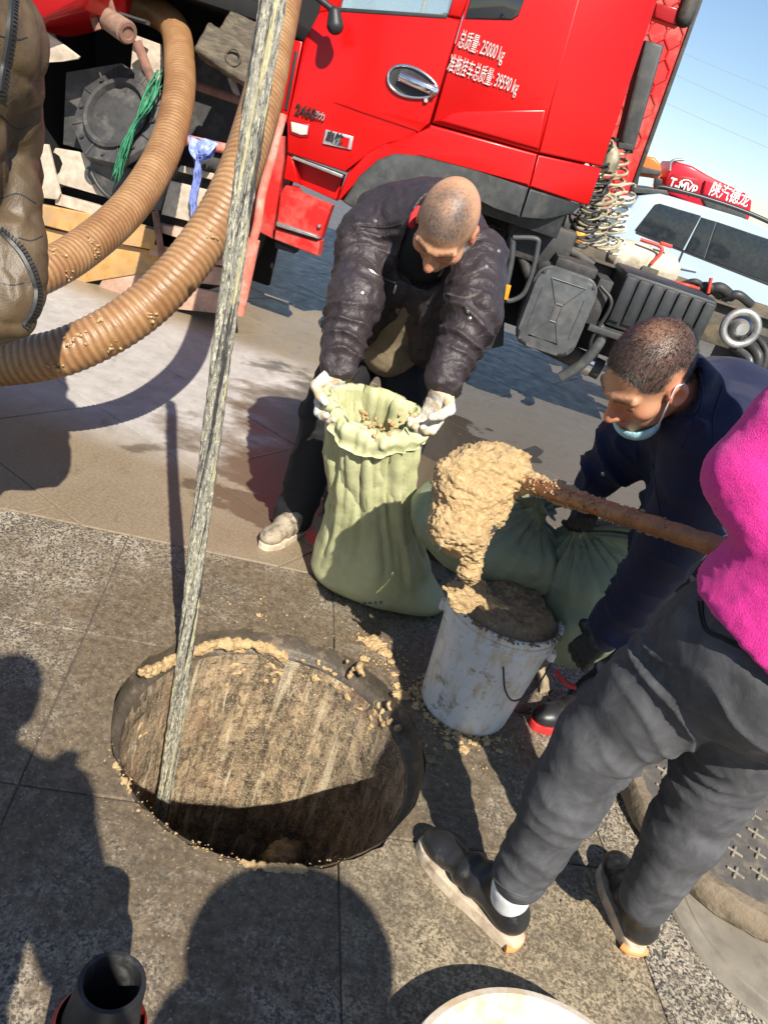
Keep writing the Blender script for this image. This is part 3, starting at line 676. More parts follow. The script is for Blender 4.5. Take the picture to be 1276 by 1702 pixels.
tube('fuel_line', catmull([V(tkx + w2 + .02, TK + .1, tkz + h2 - .02), V(tkx + w2 + .12, TK + .08, tkz + .14), V(tkx + w2 + .10, TK + .12, tkz - .1), V(tkx + w2 + .16, TK + .2, tkz - .22)], 8), .012, MAT['hose_black'], truck, 8)
# slatted battery box
bx0, bx1 = atY(1035, 470, 5.0)[0], atY(1198, 500, 5.0)[0]; bz1 = atY(1120, 478, 5.0)[2]; bz0 = bz1 - .34
bb = box('battery_box', ((bx0 + bx1) / 2, 5.28, (bz0 + bz1) / 2), (bx1 - bx0, .5, bz1 - bz0), MAT['black_plastic'], truck, bevel=.02)
for k in range(7): box('slat', (bx0 + (k + .5) * (bx1 - bx0) / 7, 5.022, (bz0 + bz1) / 2 + .01), ((bx1 - bx0) / 7 - .016, .03, bz1 - bz0 - .06), MAT['black_plastic'], bb, bevel=.008)
box('box_shelf', ((bx0 + bx1) / 2 - .04, 5.22, bz0 - .03), (bx1 - bx0 + .12, .55, .04), MAT['grey_plastic'], truck); tube('shelf_pipe', catmull([V(bx0 - .05, 5.02, bz0 - .0), V(bx0 + .01, 5.0, bz0 - .08), V(bx0 - .03, 5.02, bz0 - .26), V(bx0 - .12, 5.05, bz0 - .4)], 8), .035, MAT['tank_grey'], truck, 12)
tube('exhaust_pipe', [V(bx0 - .35, 5.35, .46), V(bx0 + .15, 5.3, .40)], .07, MAT['dark_iron'], truck, 16); lathe('pipe_clamp', [(.072, -.04), (.085, -.035), (.085, .035), (.072, .04)], V(bx0 + .05, 5.31, .42), MAT['chrome'], truck, 24, (1, -.1, -.1))
# grab pipe with reflector beside the arch
gp0 = [atY(x, y, 4.92) for x, y in ((852, 395), (890, 397), (893, 412), (882, 460), (868, 490), (846, 500), (838, 492))]
tube('grab_pipe', catmull(gp0, 6), .016, MAT['grey_plastic'], truck, 10); tube('grab_pipe', catmull([atY(x, y, 4.93) for x, y in ((852, 395), (850, 430), (842, 470), (838, 494))], 6), .019, MAT['grey_plastic'], truck, 10)
rf = panel('side_reflector', [(841, 473), (849, 475), (843, 499), (834, 497)], 4.88, .02, MAT['orange_lens'], truck, .003)
panel('mud_flap', [(812, 440), (842, 448), (836, 575), (805, 583)], 5.12, .03, MAT['rubber'], truck, .004)
for k, (a, b) in enumerate((((868, 380), (905, 470)), ((880, 372), (925, 420)), ((900, 385), (985, 440)), ((862, 410), (900, 520)))): tube('chassis_link', [atY(*a, 5.3), atY(*b, 5.3)], .03 + .006 * (k % 2), MAT['dark_iron'], truck, 8)
box('suspension_block', tuple(atY(895, 400, 5.4)), (.42, .3, .26), MAT['dark_iron'], truck, bevel=.03); box('cab_mount', tuple(atY(925, 372, 5.5)), (.34, .25, .18), MAT['dark_iron'], truck, bevel=.03)
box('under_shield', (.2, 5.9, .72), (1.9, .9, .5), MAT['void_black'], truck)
# coiled air lines behind the cab
for k, (mx, n, r, x0_, y0_, x1_, y1_, Yq) in enumerate((('hose_coil', 13, .075, 1012, 258, 985, 400, 5.45), ('hose_coil', 11, .085, 1018, 240, 1005, 410, 5.6), ('hose_black', 10, .07, 1000, 230, 975, 395, 5.35), ('hose_white', 11, .07, 1035, 310, 1018, 415, 5.7), ('hose_coil', 8, .065, 985, 330, 962, 405, 5.4))):
    A, B = atY(x0_, y0_, Yq), atY(x1_, y1_, Yq); tt = np.linspace(0, 1, n * 16); rg = np.random.default_rng(k)
    wob = np.stack([fbm(np.stack([tt * 9, tt * 0 + j, tt * 0], 1), 1, 2, k) for j in range(3)], 1) * .035
    path = A + (B - A) * tt[:, None] + wob + r * (np.cos(tt * n * 6.283)[:, None] * V(1, .15, .25) + np.sin(tt * n * 6.283)[:, None] * V(.1, .9, .42))
    tube('air_line_coil', path, .0085, MAT[mx], truck, 7)
tube('coil_bundle', catmull([atY(1002, 236, 5.5), atY(1016, 262, 5.42), atY(1008, 282, 5.42)], 6), .05, MAT['hose_coil'], truck, 10); tube('air_line', catmull([atY(1010, 300, 5.4), atY(985, 360, 5.35), atY(968, 388, 5.35), atY(958, 395, 5.4)], 8), .012, MAT['hose_black'], truck, 8)
box('air_coupling', tuple(atY(962, 393, 5.35)), (.07, .05, .06), MAT['orange_lens'], truck, bevel=.012); box('valve_block', tuple(atY(940, 402, 5.4)), (.16, .12, .09), MAT['dark_iron'], truck, bevel=.02)
# intake duct, far side fairing with a raised lattice
panel('intake_duct', [(1072, 66), (1104, 74), (1052, 255), (1040, 245), (1030, 235)], 5.6, .25, MAT['grey_plastic'], truck, .02, 3)
panel('duct_bracket', [(1028, 236), (1052, 240), (1050, 250), (1026, 247)], 5.5, .1, MAT['dark_iron'], truck, .005)
panel('lamp_bracket', [(1090, 4), (1132, 14), (1126, 44), (1086, 30)], 5.9, .12, MAT['red_dark'], truck, .012); s = Solid(atY(1141, 14, 5.9) - .2, atY(1141, 14, 5.9) + .2, .008); s.cone(atY(1137, 30, 5.9), atY(1146, 0, 5.9), .055, .055, .02); vs, fs = s.skin(); qmesh('work_lamp', vs, fs, MAT['dark_iron'], truck)
fy = 7.2; FO = [(1000, -60), (1188, -60), (1052, 318), (1000, 360)]
fair = panel('side_fairing', FO, fy, .04, MAT['red_dusty'], truck, .008)
panel('fairing_edge', [(1182, -60), (1189, -60), (1054, 316), (1047, 316)], fy - .02, .05, MAT['dark_iron'], fair, .004)
fx0, fx1 = atY(1010, 100, fy)[0], None
for i in range(-3, 16):
    for j in range(0, 18):
        # lattice of shallow ribs: hexagon-like links
        u0 = fx0 - .3 + i * .13 + (j % 2) * .065; zz = 1.40 + j * .125
        for du, dz in ((.065, .0625), (-.065, .0625), (0, -.0625)):
            p, p2 = V(u0, fy - .002, zz), V(u0 + du, fy - .002, zz + dz)
            pr = lambda P: (IW / 2 + FPX * ((P - _C) @ _rt) / ((P - _C) @ _fw), IH / 2 - FPX * ((P - _C) @ _up) / ((P - _C) @ _fw))
            (ax_, ay_), (bx_, by_) = pr(p), pr(p2)
            edge_x = lambda y: 1188 - (y + 60) * (136 / 378) - 8
            if max(ax_ - edge_x(ay_), bx_ - edge_x(by_)) > 0 or min(ax_, bx_) < 1005 or min(ay_, by_) < -50 or max(ay_, by_) > 330: continue
            tube('lattice_rib', [p, p2], .008, MAT['red_dusty'], fair, 5)
# compressed air tank and clutter on the frame
at0, at1 = atY(1016, 424, 6.0), atY(1118, 452, 6.0)
dirv = (at1 - at0); dirv[1] = 0; dirv[2] = 0; L = np.linalg.norm(dirv); mid = (at0 + at1) / 2
lathe('air_tank', [(0, -L / 2 - .04), (.06, -L / 2 - .03), (.11, -L / 2 + .02), (.125, -L / 2 + .08), (.125, 0), (.128, .002), (.125, .004), (.125, L / 2 - .08), (.11, L / 2 - .02), (.06, L / 2 + .03), (0, L / 2 + .04)], mid, MAT['cream_tank'], truck, 32, (1, 0, 0), 30)
box('tank_plate', tuple(mid + V(.04, -.14, -.05)), (.12, .02, .1), MAT['rail_iron'], truck); tube('tap_pipe', catmull([mid + V(-.1, -.1, .15), mid + V(.06, -.12, .14), mid + V(.03, -.14, .02)], 6), .012, MAT['red_hose'], truck, 8); box('tap_handle', tuple(mid + V(.08, -.1, .17)), (.09, .02, .025), MAT['red_hose'], truck)
for k, (x, y, r) in enumerate(((1155, 478, .02), (1175, 486, .03), (1195, 488, .035), (1225, 500, .03))): tube('frame_hose', catmull([atY(x - 25, y - 4, 5.6), atY(x, y - 10, 5.55), atY(x + 22, y + 6, 5.6)], 6), r, MAT['hose_black' if k % 2 else 'dark_iron'], truck, 8)
tube('red_cable', catmull([atY(1110, 468, 5.5), atY(1140, 474, 5.45), atY(1160, 480, 5.5)], 6), .012, MAT['red_hose'], truck, 8); tube('red_cable', [atY(1176, 487, 5.5), atY(1181, 462, 5.5)], .012, MAT['red_hose'], truck, 8)
gcx = atY(1229, 545, 5.0); tube('compressor_ring', [gcx + .1 * V(math.cos(a), -.1, math.sin(a)) for a in np.linspace(0, 2 * math.pi, 30)], .024, MAT['steel_dull'], truck, 10); lathe('compressor_hub', [(0, .05), (.035, .05), (.05, .02), (.06, -.02), (.085, -.04)], gcx, MAT['steel_dull'], truck, 24, (0, -1, 0))
for k in range(7):
    a = atY(1205 + 14 * k, 540 + (k * 37 % 50), 5.15); b = atY(1225 + 13 * k, 575 + (k * 53 % 55), 5.05); tube('engine_pipe', catmull([a, (a + b) / 2 + V(.03, -.05, .04), b], 5), .02 + .008 * (k % 3), MAT[('dark_iron', 'tank_grey', 'hose_black')[k % 3]], truck, 8)
box('gearbox', (tkx + 2.1, 5.6, .72), (1.6, .7, .4), MAT['dark_iron'], truck, bevel=.05)
for xx in (3.2, 4.4):
    rw = empty('wheel', (xx, 5.3, .52)); rw.parent = truck; rw.matrix_parent_inverse = Matrix.Translation(wloc(truck)).inverted()
    lathe('tyre', [(.30, -.13), (.47, -.145), (.52, -.10), (.52, .10), (.47, .145), (.30, .13)], (xx, 5.3, .52), MAT['rubber'], rw, 40, (0, -1, 0), 30); lathe('rim', [(0, .02), (.14, .03), (.24, -.05), (.30, .13)], (xx, 5.3, .52), MAT['steel_dull'], rw, 24, (0, -1, 0), 30)
# ================================================================== suction truck at the left
plain('cream_plate', (.46, .385, .30), .65, dirt=(.36, .28, .2), dsc=8, dth=(.5, .8)); plain('ochre_rail', (.50, .28, .09), .7, dirt=(.34, .22, .13), dsc=10, dth=(.46, .7))
plain('pink_board', (.50, .30, .22), .75, dirt=(.30, .20, .14), dsc=6, dth=(.42, .7)); plain('pink_post', (.62, .16, .11), .65, dirt=(.45, .32, .25), dsc=11, dth=(.48, .68))
plain('rust_bar', (.20, .10, .07), .8, dirt=(.10, .06, .045)); plain('iron_plate', (.045, .044, .043), .6, dirt=(.11, .10, .09), dsc=7)
plain('wrap_brown', (.26, .16, .11), .85, bump=.6, bsc=70); plain('timber', (.115, .092, .062), .85, var=.4, dirt=(.045, .037, .028), dth=(.45, .7), bump=.7, bsc=50, bd=.006, stretch=(1, 1, 4))
SY = 4.75
vt = empty('suction_truck', (-2.4, 5.5, 0), 'grimy suction truck at the upper left with ochre rail and octagonal iron flange', 'truck')
panel('tank_shell', [(30, -90), (165, -90), (150, -20), (140, 16), (50, 38), (30, 40)], SY - .25, .5, MAT['red_dark'], vt, .05, 4)
panel('cream_flap', [(40, 42), (60, 39), (133, 94), (130, 98), (105, 102), (40, 107)], SY - .10, .012, MAT['cream_plate'], vt, .004)
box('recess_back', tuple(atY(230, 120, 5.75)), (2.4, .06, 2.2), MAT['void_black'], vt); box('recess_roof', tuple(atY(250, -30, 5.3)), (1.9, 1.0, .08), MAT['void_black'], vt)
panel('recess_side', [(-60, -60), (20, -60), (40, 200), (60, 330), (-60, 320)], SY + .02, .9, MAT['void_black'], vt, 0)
# bracket and wrapped pipe end
tube('bracket_bar', [atY(138, -30, SY - .05), atY(150, 12, SY - .05), atY(163, 50, SY - .05)], .022, MAT['rust_bar'], vt, 8, .5); tube('bracket_bar', [atY(172, -30, SY), atY(190, 28, SY)], .02, MAT['rust_bar'], vt, 8, .5)
pe0, pe1 = atY(168, 24, SY + .05), atY(212, 54, SY - .12)
tube('wrapped_pipe', [pe0, (pe0 + pe1) / 2, pe1 - (pe1 - pe0) * .02, pe1], [.055, .058, .060, .052], MAT['wrap_brown'], vt, 20); lathe('pipe_mouth', [(0, .0), (.03, .002), (.034, .012), (.05, .012), (.056, 0)], pe1, MAT['rust_bar'], vt, 20, pe1 - pe0)
tube('lever', [atY(195, 22, 4.9), atY(246, 38, 4.85)], .024, MAT['iron_plate'], vt, 10, .5)
panel('back_plate', [(222, 57), (268, 74), (272, 110), (262, 150), (215, 140)], 5.0, .02, MAT['cream_plate'], vt, .004); tube('brace_bar', [atY(228, 70, 4.9), atY(258, 148, 4.85)], .028, MAT['rust_bar'], vt, 8, .6)
# octagonal flange
fc = atY(196, 190, SY + .02); fr = np.linalg.norm(atY(268, 150, SY) - fc)
fn = V(-.25, -.85, .45); fn /= np.linalg.norm(fn); a_, s_, w_ = frame(fn, (1, 0, 0))
octp = [fc + .31 * (math.cos(R(45 * k + 22)) * s_ + math.sin(R(45 * k + 22)) * w_) for k in range(8)]
fl = prism('octagon_flange', octp, -fn * .05, MAT['iron_plate'], vt, .008)
lathe('flange_collar', [(.20, .0), (.215, .02), (.20, .035), (.18, .03), (.165, -.02), (.16, -.2), (0, -.2)], fc + fn * .004, MAT['iron_plate'], fl, 40, fn)
for k in range(8):
    a = R(45 * k); lathe('bolt', [(0, .016), (.012, .016), (.012, 0)], fc + .25 * (math.cos(a) * s_ + math.sin(a) * w_), MAT['dark_iron'], fl, 8, fn)
    tube('flange_rib', [fc + fn * .004 + rr * (math.cos(a + .39) * s_ + math.sin(a + .39) * w_) for rr in (.215, .295)], .006, MAT['iron_plate'], fl, 6)
panel('dark_apron', [(110, 120), (200, 105), (262, 145), (275, 250), (180, 262), (105, 240)], SY + .20, .03, MAT['iron_plate'], vt, .004)
# pierced beam
bmP = [(92, 246), (88, 254), (100, 258), (106, 272), (101, 287), (90, 294), (96, 305), (185, 330), (235, 343), (262, 350), (280, 300), (240, 287), (170, 268), (140, 254)]
beam = panel('pierced_beam', bmP, SY, .03, MAT['cream_plate'], vt, .005)
lathe('beam_hole', [(0, .006), (.032, .006), (.036, .010), (.05, .010), (.052, 0)], atY(155, 291, SY), MAT['iron_plate'], beam, 24, (0, -1, 0)); lathe('hole_dark', [(0, .0085), (.031, .0085)], atY(155, 291, SY), MAT['void_black'], beam, 24, (0, -1, 0))
panel('beam_shadow_end', [(150, 256), (170, 268), (240, 287), (282, 300), (266, 350), (215, 338), (178, 325), (150, 300)], SY - .012, .012, MAT['iron_plate'], beam, .004)  # dark sheet painting the shadow that lies on the beam's right part
tube('beam_cable', catmull([atY(152, 288, SY - .03), atY(166, 312, SY - .04), atY(185, 328, SY - .04), atY(205, 318, SY - .03)], 8), .013, MAT['hose_black'], vt, 8)
panel('side_plate', [(56, 238), (80, 240), (100, 322), (96, 332), (62, 328), (40, 300)], SY - .03, .02, MAT['cream_plate'], vt, .005)
panel('black_gap', [(62, 300), (290, 358), (290, 384), (62, 340)], SY + .12, .03, MAT['void_black'], vt, 0)
panel('rail_cap', [(92, 322), (190, 349), (182, 364), (92, 340)], SY - .0, .05, MAT['cream_plate'], vt, .004)
rl = panel('ochre_rail', [(50, 336), (200, 366), (300, 394), (290, 422), (180, 402), (60, 372)], SY - .02, .07, MAT['ochre_rail'], vt, .008, 3)
panel('ochre_board', [(50, 374), (285, 424), (262, 450), (140, 470), (60, 440)], SY + .02, .03, MAT['ochre_rail'], vt, .004)
# lower boards and rails
panel('grey_board', [(282, 300), (345, 316), (330, 372), (268, 356)], SY + .0, .03, MAT['cream_plate'], vt, .004); panel('black_gap', [(262, 352), (345, 372), (345, 385), (262, 372)], SY + .05, .02, MAT['void_black'], vt, 0)
panel('pink_rail', [(262, 372), (400, 402), (396, 432), (255, 408)], SY - .02, .08, MAT['pink_board'], vt, .006); panel('pink_rail', [(250, 410), (398, 434), (396, 446), (246, 424)], SY + .0, .08, MAT['pink_board'], vt, .006)
for k, (y0, y1) in enumerate(((427, 468), (470, 518))): panel('skirt_board', [(180, y0 - 22), (398, y0 + 24), (394, min(y1 + 10, 524)), (150, y1 - 18)], SY + .03, .03, MAT['pink_board'], vt, .005)
tube('upright', [atY(258, 350, SY - .04), atY(270, 430, SY - .04)], .022, MAT['rust_bar'], vt, 8)
panel('dark_strap', [(342, 318), (356, 322), (340, 372), (330, 372)], SY - .03, .02, MAT['rust_bar'], vt, .003)
tube('cross_bar', [atY(300, 128, 4.9), atY(332, 144, 4.9), atY(430, 178, 4.9)], .026, MAT['rust_bar'], vt, 10); tube('stay', [atY(384, 130, 4.95), atY(396, 165, 4.9)], .02, MAT['cream_plate'], vt, 8)
panel('dark_back', [(320, 90), (440, 120), (440, 260), (310, 240)], 5.3, .04, MAT['iron_plate'], vt, 0)
tube('low_bar', [atY(300, 230, 4.85), atY(440, 262, 4.85)], .03, MAT['pink_post'], vt, 10); tube('drum', [atY(330, 262, 4.95), atY(420, 285, 4.95)], .085, MAT['iron_plate'], vt, 16); panel('pale_ledge', [(300, 275), (400, 300), (396, 310), (296, 285)], 4.8, .03, MAT['cream_plate'], vt, .004)
po = tube('side_post', catmull([atY(470, 190, 4.7), atY(452, 260, 4.66), atY(436, 320, 4.64), atY(428, 372, 4.63), atY(420, 402, 4.63)], 6), .026, MAT['pink_post'], vt, 12); pf = tube('post_sleeve', [atY(421, 398, 4.63), atY(396, 522, 4.63)], [.042, .038], MAT['pink_post'], vt, 14)
for xx in (-2.75, -1.9):
    wv = empty('wheel', (xx, 5.45, .5)); wv.parent = vt; wv.matrix_parent_inverse = Matrix.Translation(wloc(vt)).inverted(); lathe('tyre', [(.30, -.13), (.47, -.145), (.5, -.10), (.5, .10), (.47, .145), (.30, .13)], (xx, 5.45, .5), MAT['rubber'], wv, 40, (0, -1, 0), 30); lathe('rim', [(0, .02), (.14, .03), (.24, -.05), (.30, .13)], (xx, 5.45, .5), MAT['steel_dull'], wv, 24, (0, -1, 0), 30)
# blocks of timber wedged on the frame
def timber(a, b, r, seed, label):
    s = Solid(np.minimum(a, b) - .2, np.maximum(a, b) + .2, .008); ax, sd_, nw = frame(b - a, (0, -1, .3))
    def fn(X, Y, Z):
        x, y, z = X - a[0], Y - a[1], Z - a[2]; L = np.linalg.norm(b - a); u = x * ax[0] + y * ax[1] + z * ax[2] - L / 2; v = x * sd_[0] + y * sd_[1] + z * sd_[2]; w = x * nw[0] + y * nw[1] + z * nw[2]
        qx, qy, qz = np.abs(u) - L / 2 + .02, np.abs(v) - r * .8 + .02, np.abs(w) - r + .02
        return np.sqrt(np.maximum(qx, 0) ** 2 + np.maximum(qy, 0) ** 2 + np.maximum(qz, 0) ** 2) + np.minimum(np.maximum(qx, np.maximum(qy, qz)), 0) - .02
    s.put(fn, np.minimum(a, b) - r, np.maximum(a, b) + r); vs, fs = s.skin(); N = vnormals(vs, fs); vs = vs + N * (.006 * fbm(vs, 14, 4, seed))[:, None]
    return tag(qmesh('timber_block', vs, fs, MAT['timber'], None), label, 'timber')
tb = timber(atY(338, 66, 4.72), atY(432, 128, 4.72), .085, 1, 'weathered timber block with a ring knot, the lower one beside the ochre hose')
rc = atY(388, 95, 4.64); tube('ring', [rc + .04 * (math.cos(a) * V(1, 0, 0) + math.sin(a) * V(0, 0, 1)) for a in np.linspace(0, 6.284, 24)], .007, MAT['timber'], tb, 8)
timber(atY(376, 40, 4.85), atY(440, 84, 4.85), .085, 2, 'short weathered timber block, the upper one touching the sludgy pole')

# blue rag and green twine
plain('blue_plastic', (.20, .26, .62), .35, var=.4, sc=30, bump=.4, bsc=40); plain('green_twine', (.035, .22, .11), .8, var=.4, bump=.5)
def strip(name, path, w, mat, seed, thick=.004, label=None, cat=None, wdir=(1, 0, 0), crum=.02):
    P = catmull(path, 8); n = len(P); vs = []; fs = []; W = np.interp(np.linspace(0, 1, n), np.linspace(0, 1, len(w)), w); m = 9
    for sgn in (0, 1):
        for i in range(n):
            for k in range(m):
                u = k / (m - 1) - .5; vs.append(P[i] + np.asarray(wdir) * u * W[i] + V(0, crum * math.sin(k * 2.3 + i * .35 + seed) * min(1, W[i] / .05) + sgn * thick, 0))
    for sgn in (0, 1):
        o = sgn * n * m
        for i in range(n - 1):
            for k in range(m - 1):
                f = (o + i * m + k, o + i * m + k + 1, o + (i + 1) * m + k + 1, o + (i + 1) * m + k); fs.append(f if sgn else f[::-1])
    ring = [i * m for i in range(n)] + [(n - 1) * m + k for k in range(1, m)] + [i * m + m - 1 for i in range(n - 2, -1, -1)] + [k for k in range(m - 2, 0, -1)]
    for i in range(len(ring)): a, b = ring[i], ring[(i + 1) % len(ring)]; fs.append((a, b, b + n * m, a + n * m))
    o = mesh(name, vs, fs, MAT[mat], None)
    if label: tag(o, label, cat)
    return o
rg_ = strip('plastic_rag', [atY(335, 232, 4.72), atY(333, 258, 4.68), atY(329, 272, 4.68), atY(327, 300, 4.69), atY(322, 335, 4.70), atY(322, 365, 4.72)], [.18, .14, .03, .045, .04, .05, .03], 'blue_plastic', 1, label='torn blue plastic rag knotted on the low bar between the two hoses', cat='rag')
r2 = strip('rag_tail', [atY(352, 233, 4.70), atY(342, 250, 4.66), atY(333, 262, 4.67)], [.09, .08, .03], 'blue_plastic', 3); r2.parent = rg_
vs = []; fs = []
for k in range(26):
    rg = np.random.default_rng(k + 50); j = rg.normal(size=(5, 3)) * .016; P = catmull([atY(264, 132, 4.75) + j[0] * 1.5, atY(248, 168, 4.62) + j[1] * 1.2, atY(222, 210, 4.58) + j[2] * .5, atY(205, 248, 4.58) + j[3] * .8, atY(194, 295, 4.62) + j[4] * 1.2], 6)
    a, b = tube_geo(P, .0035, 4); o = len(vs); vs += a; fs += [tuple(i + o for i in f) for f in b]
tag(mesh('green_twine', vs, fs, MAT['green_twine'], None), 'frayed green twine hanging over the octagonal iron flange', 'twine')

# ================================================================== hoses
t = NT('hose_ochre'); n1 = t.noise(5, 6, .7); n2 = t.noise(60, 4, .7)
at_ = t.node('ShaderNodeAttribute'); at_.attribute_name = 'groove'
col = t.mix(t.ramp(n1, .32, .68), (.24, .115, .045), (.44, .255, .118)); col = t.mix(t.math('MULTIPLY', t.ramp(n2, .52, .68), .5), col, (.20, .105, .045))
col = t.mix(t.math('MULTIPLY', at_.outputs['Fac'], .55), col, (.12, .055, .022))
t.done(col, t.math('MULTIPLY_ADD', n1, .5, .2), 0, t.bump(n2, .35, .004))
def ribbed(name, pts, r, pitch, mat, parent, amp=.05, seg=40, label=None):
    P = catmull(pts, 40); d = np.r_[0, np.cumsum(np.linalg.norm(np.diff(P, axis=0), axis=1))]; n = int(d[-1] / pitch * 6); s = np.linspace(0, d[-1], n)
    Q = np.stack([np.interp(s, d, P[:, i]) for i in range(3)], 1); ph = s / pitch * 2 * math.pi
    g = .5 + .5 * np.cos(ph); rad = r * (1 - amp * (1 - g ** .5)); vs, fs = tube_geo(Q, rad, seg); o = mesh(name, vs, fs, MAT[mat], parent)
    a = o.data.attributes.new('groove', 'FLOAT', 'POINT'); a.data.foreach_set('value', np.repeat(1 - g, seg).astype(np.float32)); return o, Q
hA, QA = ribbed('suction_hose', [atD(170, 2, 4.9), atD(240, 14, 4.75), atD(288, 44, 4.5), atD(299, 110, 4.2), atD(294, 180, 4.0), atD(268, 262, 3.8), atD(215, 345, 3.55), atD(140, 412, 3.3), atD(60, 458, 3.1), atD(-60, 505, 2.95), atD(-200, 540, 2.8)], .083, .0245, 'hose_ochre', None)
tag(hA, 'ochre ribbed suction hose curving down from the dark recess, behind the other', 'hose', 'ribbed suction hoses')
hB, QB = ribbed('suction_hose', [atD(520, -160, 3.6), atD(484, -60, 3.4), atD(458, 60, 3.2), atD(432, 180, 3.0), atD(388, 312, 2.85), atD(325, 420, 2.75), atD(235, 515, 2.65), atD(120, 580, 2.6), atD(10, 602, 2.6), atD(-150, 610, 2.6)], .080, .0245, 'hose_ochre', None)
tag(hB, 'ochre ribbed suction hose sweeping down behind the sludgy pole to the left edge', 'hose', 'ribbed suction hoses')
def on_hose(Q, r, px, py, n, seed, name, parent, spread=.03, size=(.004, .012)):
    rg = np.random.default_rng(seed); d = np.array([np.hypot(*(np.array([IW / 2 + FPX * ((p - _C) @ _rt) / ((p - _C) @ _fw), IH / 2 - FPX * ((p - _C) @ _up) / ((p - _C) @ _fw)]) - (px, py))) for p in Q[::4]]); c = Q[::4][d.argmin()]
    rd = ray(px, py); rd = rd / np.linalg.norm(rd); tc = (c - _C) @ rd; hit = _C + rd * (tc - r * .93); pts = []
    ax = Q[min(len(Q) - 1, d.argmin() * 4 + 4)] - Q[d.argmin() * 4]; ax /= np.linalg.norm(ax)
    def z(cc):
        o = hit + rg.normal(size=3) * spread; v = o - c; u = v - ax * (v @ ax); return c + ax * (v @ ax) + u / np.linalg.norm(u) * (r + .001)
    return smear(name, hit, seed, 'sludge', parent, n, .01, size=size, zfun=z, flat=.8)
for k, (x, y) in enumerate(((148, 405), (98, 428), (110, 455), (155, 415))): on_hose(QA, .083, x, y, 6, 100 + k, 'sludge_spatter', hA, .012, (.003, .008))
for k, (x, y) in enumerate(((120, 567), (135, 555), (255, 530), (190, 582), (345, 390), (158, 532), (92, 612))): on_hose(QB, .080, x, y, 6, 200 + k, 'sludge_spatter', hB, .012, (.003, .008))

# ================================================================== sludge coated pole
t = NT('sludgy_pole'); n1 = t.noise(1.0, 5, .7, vec=t.pos((130, 130, 4.5))); n2 = t.noise(170, 5, .8, vec=t.pos((1, 1, .3))); n3 = t.noise(1.0, 4, .6, vec=t.pos((80, 80, 1.6)))
col = t.mix(t.ramp(n1, .35, .65), (.17, .165, .15), (.42, .40, .31)); col = t.mix(t.math('MULTIPLY', t.ramp(n2, .50, .58), .85), col, (.055, .053, .052)); col = t.mix(t.math('MULTIPLY', t.ramp(t.noise(210, 4, .85, vec=t.pos((1, 1, .25))), .52, .60), .9), col, (.70, .66, .48)); col = t.mix(t.math('MULTIPLY', t.ramp(n3, .53, .58), .9), col, (.022, .022, .026)); col = t.mix(t.math('MULTIPLY', t.ramp(t.noise(1, 3, .6, vec=t.pos((95, 95, 2.2), (0, 0, 1))), .60, .64), .8), col, (.60, .53, .27))
t.done(col, .30, 0, t.bump(t.math('ADD', n1, n2), .8, .005), spec=.6)
PY = 1.70
pp_ = [atY(x, y, PY) for x, y in ((468, -150), (454, 0), (430, 150), (408, 300), (387, 450), (365, 620), (346, 780), (330, 900), (318, 1010), (302, 1130), (287, 1240), (266, 1376))]
pp_.append(pp_[-1] + (pp_[-1] - pp_[-2]) * 2.2); P = catmull(pp_, 14); n = len(P); vs = []; fs = []; SG = 36
W = np.interp(np.arange(n), np.linspace(0, n - 1, 8), [.0235, .0235, .0225, .022, .0215, .021, .021, .020])
for i in range(n):
    tw = .25 * math.sin(i * .03) + (.9 * i / n) ** 3
    for k in range(SG):
        a = 2 * math.pi * k / SG; r = W[i] * (1 + .12 * math.cos(3 * a + tw * 3 + 1) + .10 * math.cos(5 * a - tw * 2) + .05 * math.cos(11 * a + 3 * math.sin(i * .05)))
        vs.append(P[i] + r * (math.cos(a) * V(1, 0, 0) + .72 * math.sin(a) * V(0, 1, 0)))
for i in range(n - 1):
    for k in range(SG): a = i * SG + k; b = i * SG + (k + 1) % SG; fs.append((a, b, b + SG, a + SG))
fs.append(tuple(range(SG))); fs.append(tuple((n - 1) * SG + k for k in range(SG))[::-1])
vs = np.array(vs); vs = vs + (.0016 * fbm(vs * V(1, 1, .5), 120, 3, 3))[:, None] * V(1, 1, 0)
tag(mesh('sludgy_pole', vs, fs, MAT['sludgy_pole'], None), 'long upright pole caked with grey and yellow sludge, its foot inside the manhole', 'pole')

# ================================================================== vehicles and lines far behind
paint('suv_blue', (.40, .50, .58), .25, amt=.06); plain('tint_glass', (.022, .028, .033), .06, bump=0, spec=.35); plain('trim_black', (.02, .02, .02), .4, bump=0)
UY = 12.0
suv = empty('parked_suv', (4.2, 12.9, 0), 'pale blue SUV with roof rails parked behind the tractor chassis', 'car')
def up(px, py): return atY(px, py, UY)
gz = 0.02
side = [up(1018, 316), up(1060, 312), up(1106, 322), up(1190, 352), up(1276, 386), up(1390, 432)]
rear_x = up(1010, 400)[0]; fx_ = rear_x + 4.9; roof = up(1190, 352)[2]; belt = (up(1060, 383)[2] + up(1276, 470)[2]) / 2
prof = [V(rear_x, UY, .45), V(rear_x - .02, UY, .85), V(rear_x + .04, UY, belt + .02), V(rear_x + .16, UY, roof - .12), V(rear_x + .42, UY, roof), V(rear_x + 1.6, UY, roof + .03), V(rear_x + 2.6, UY, roof), V(rear_x + 3.35, UY, belt + .08), V(rear_x + 4.6, UY, belt - .06), V(rear_x + 4.9, UY, belt - .35), V(rear_x + 4.9, UY, .4)]
prism('body', prof, (0, 1.85, 0), MAT['suv_blue'], suv, .09, 5)
w1 = [(1056, 382), (1088, 341), (1096, 339), (1163, 359), (1133, 415)]; w2 = [(1138, 416), (1165, 362), (1189, 369), (1169, 429)]; w3 = [(1172, 430), (1192, 370), (1290, 403), (1290, 474)]
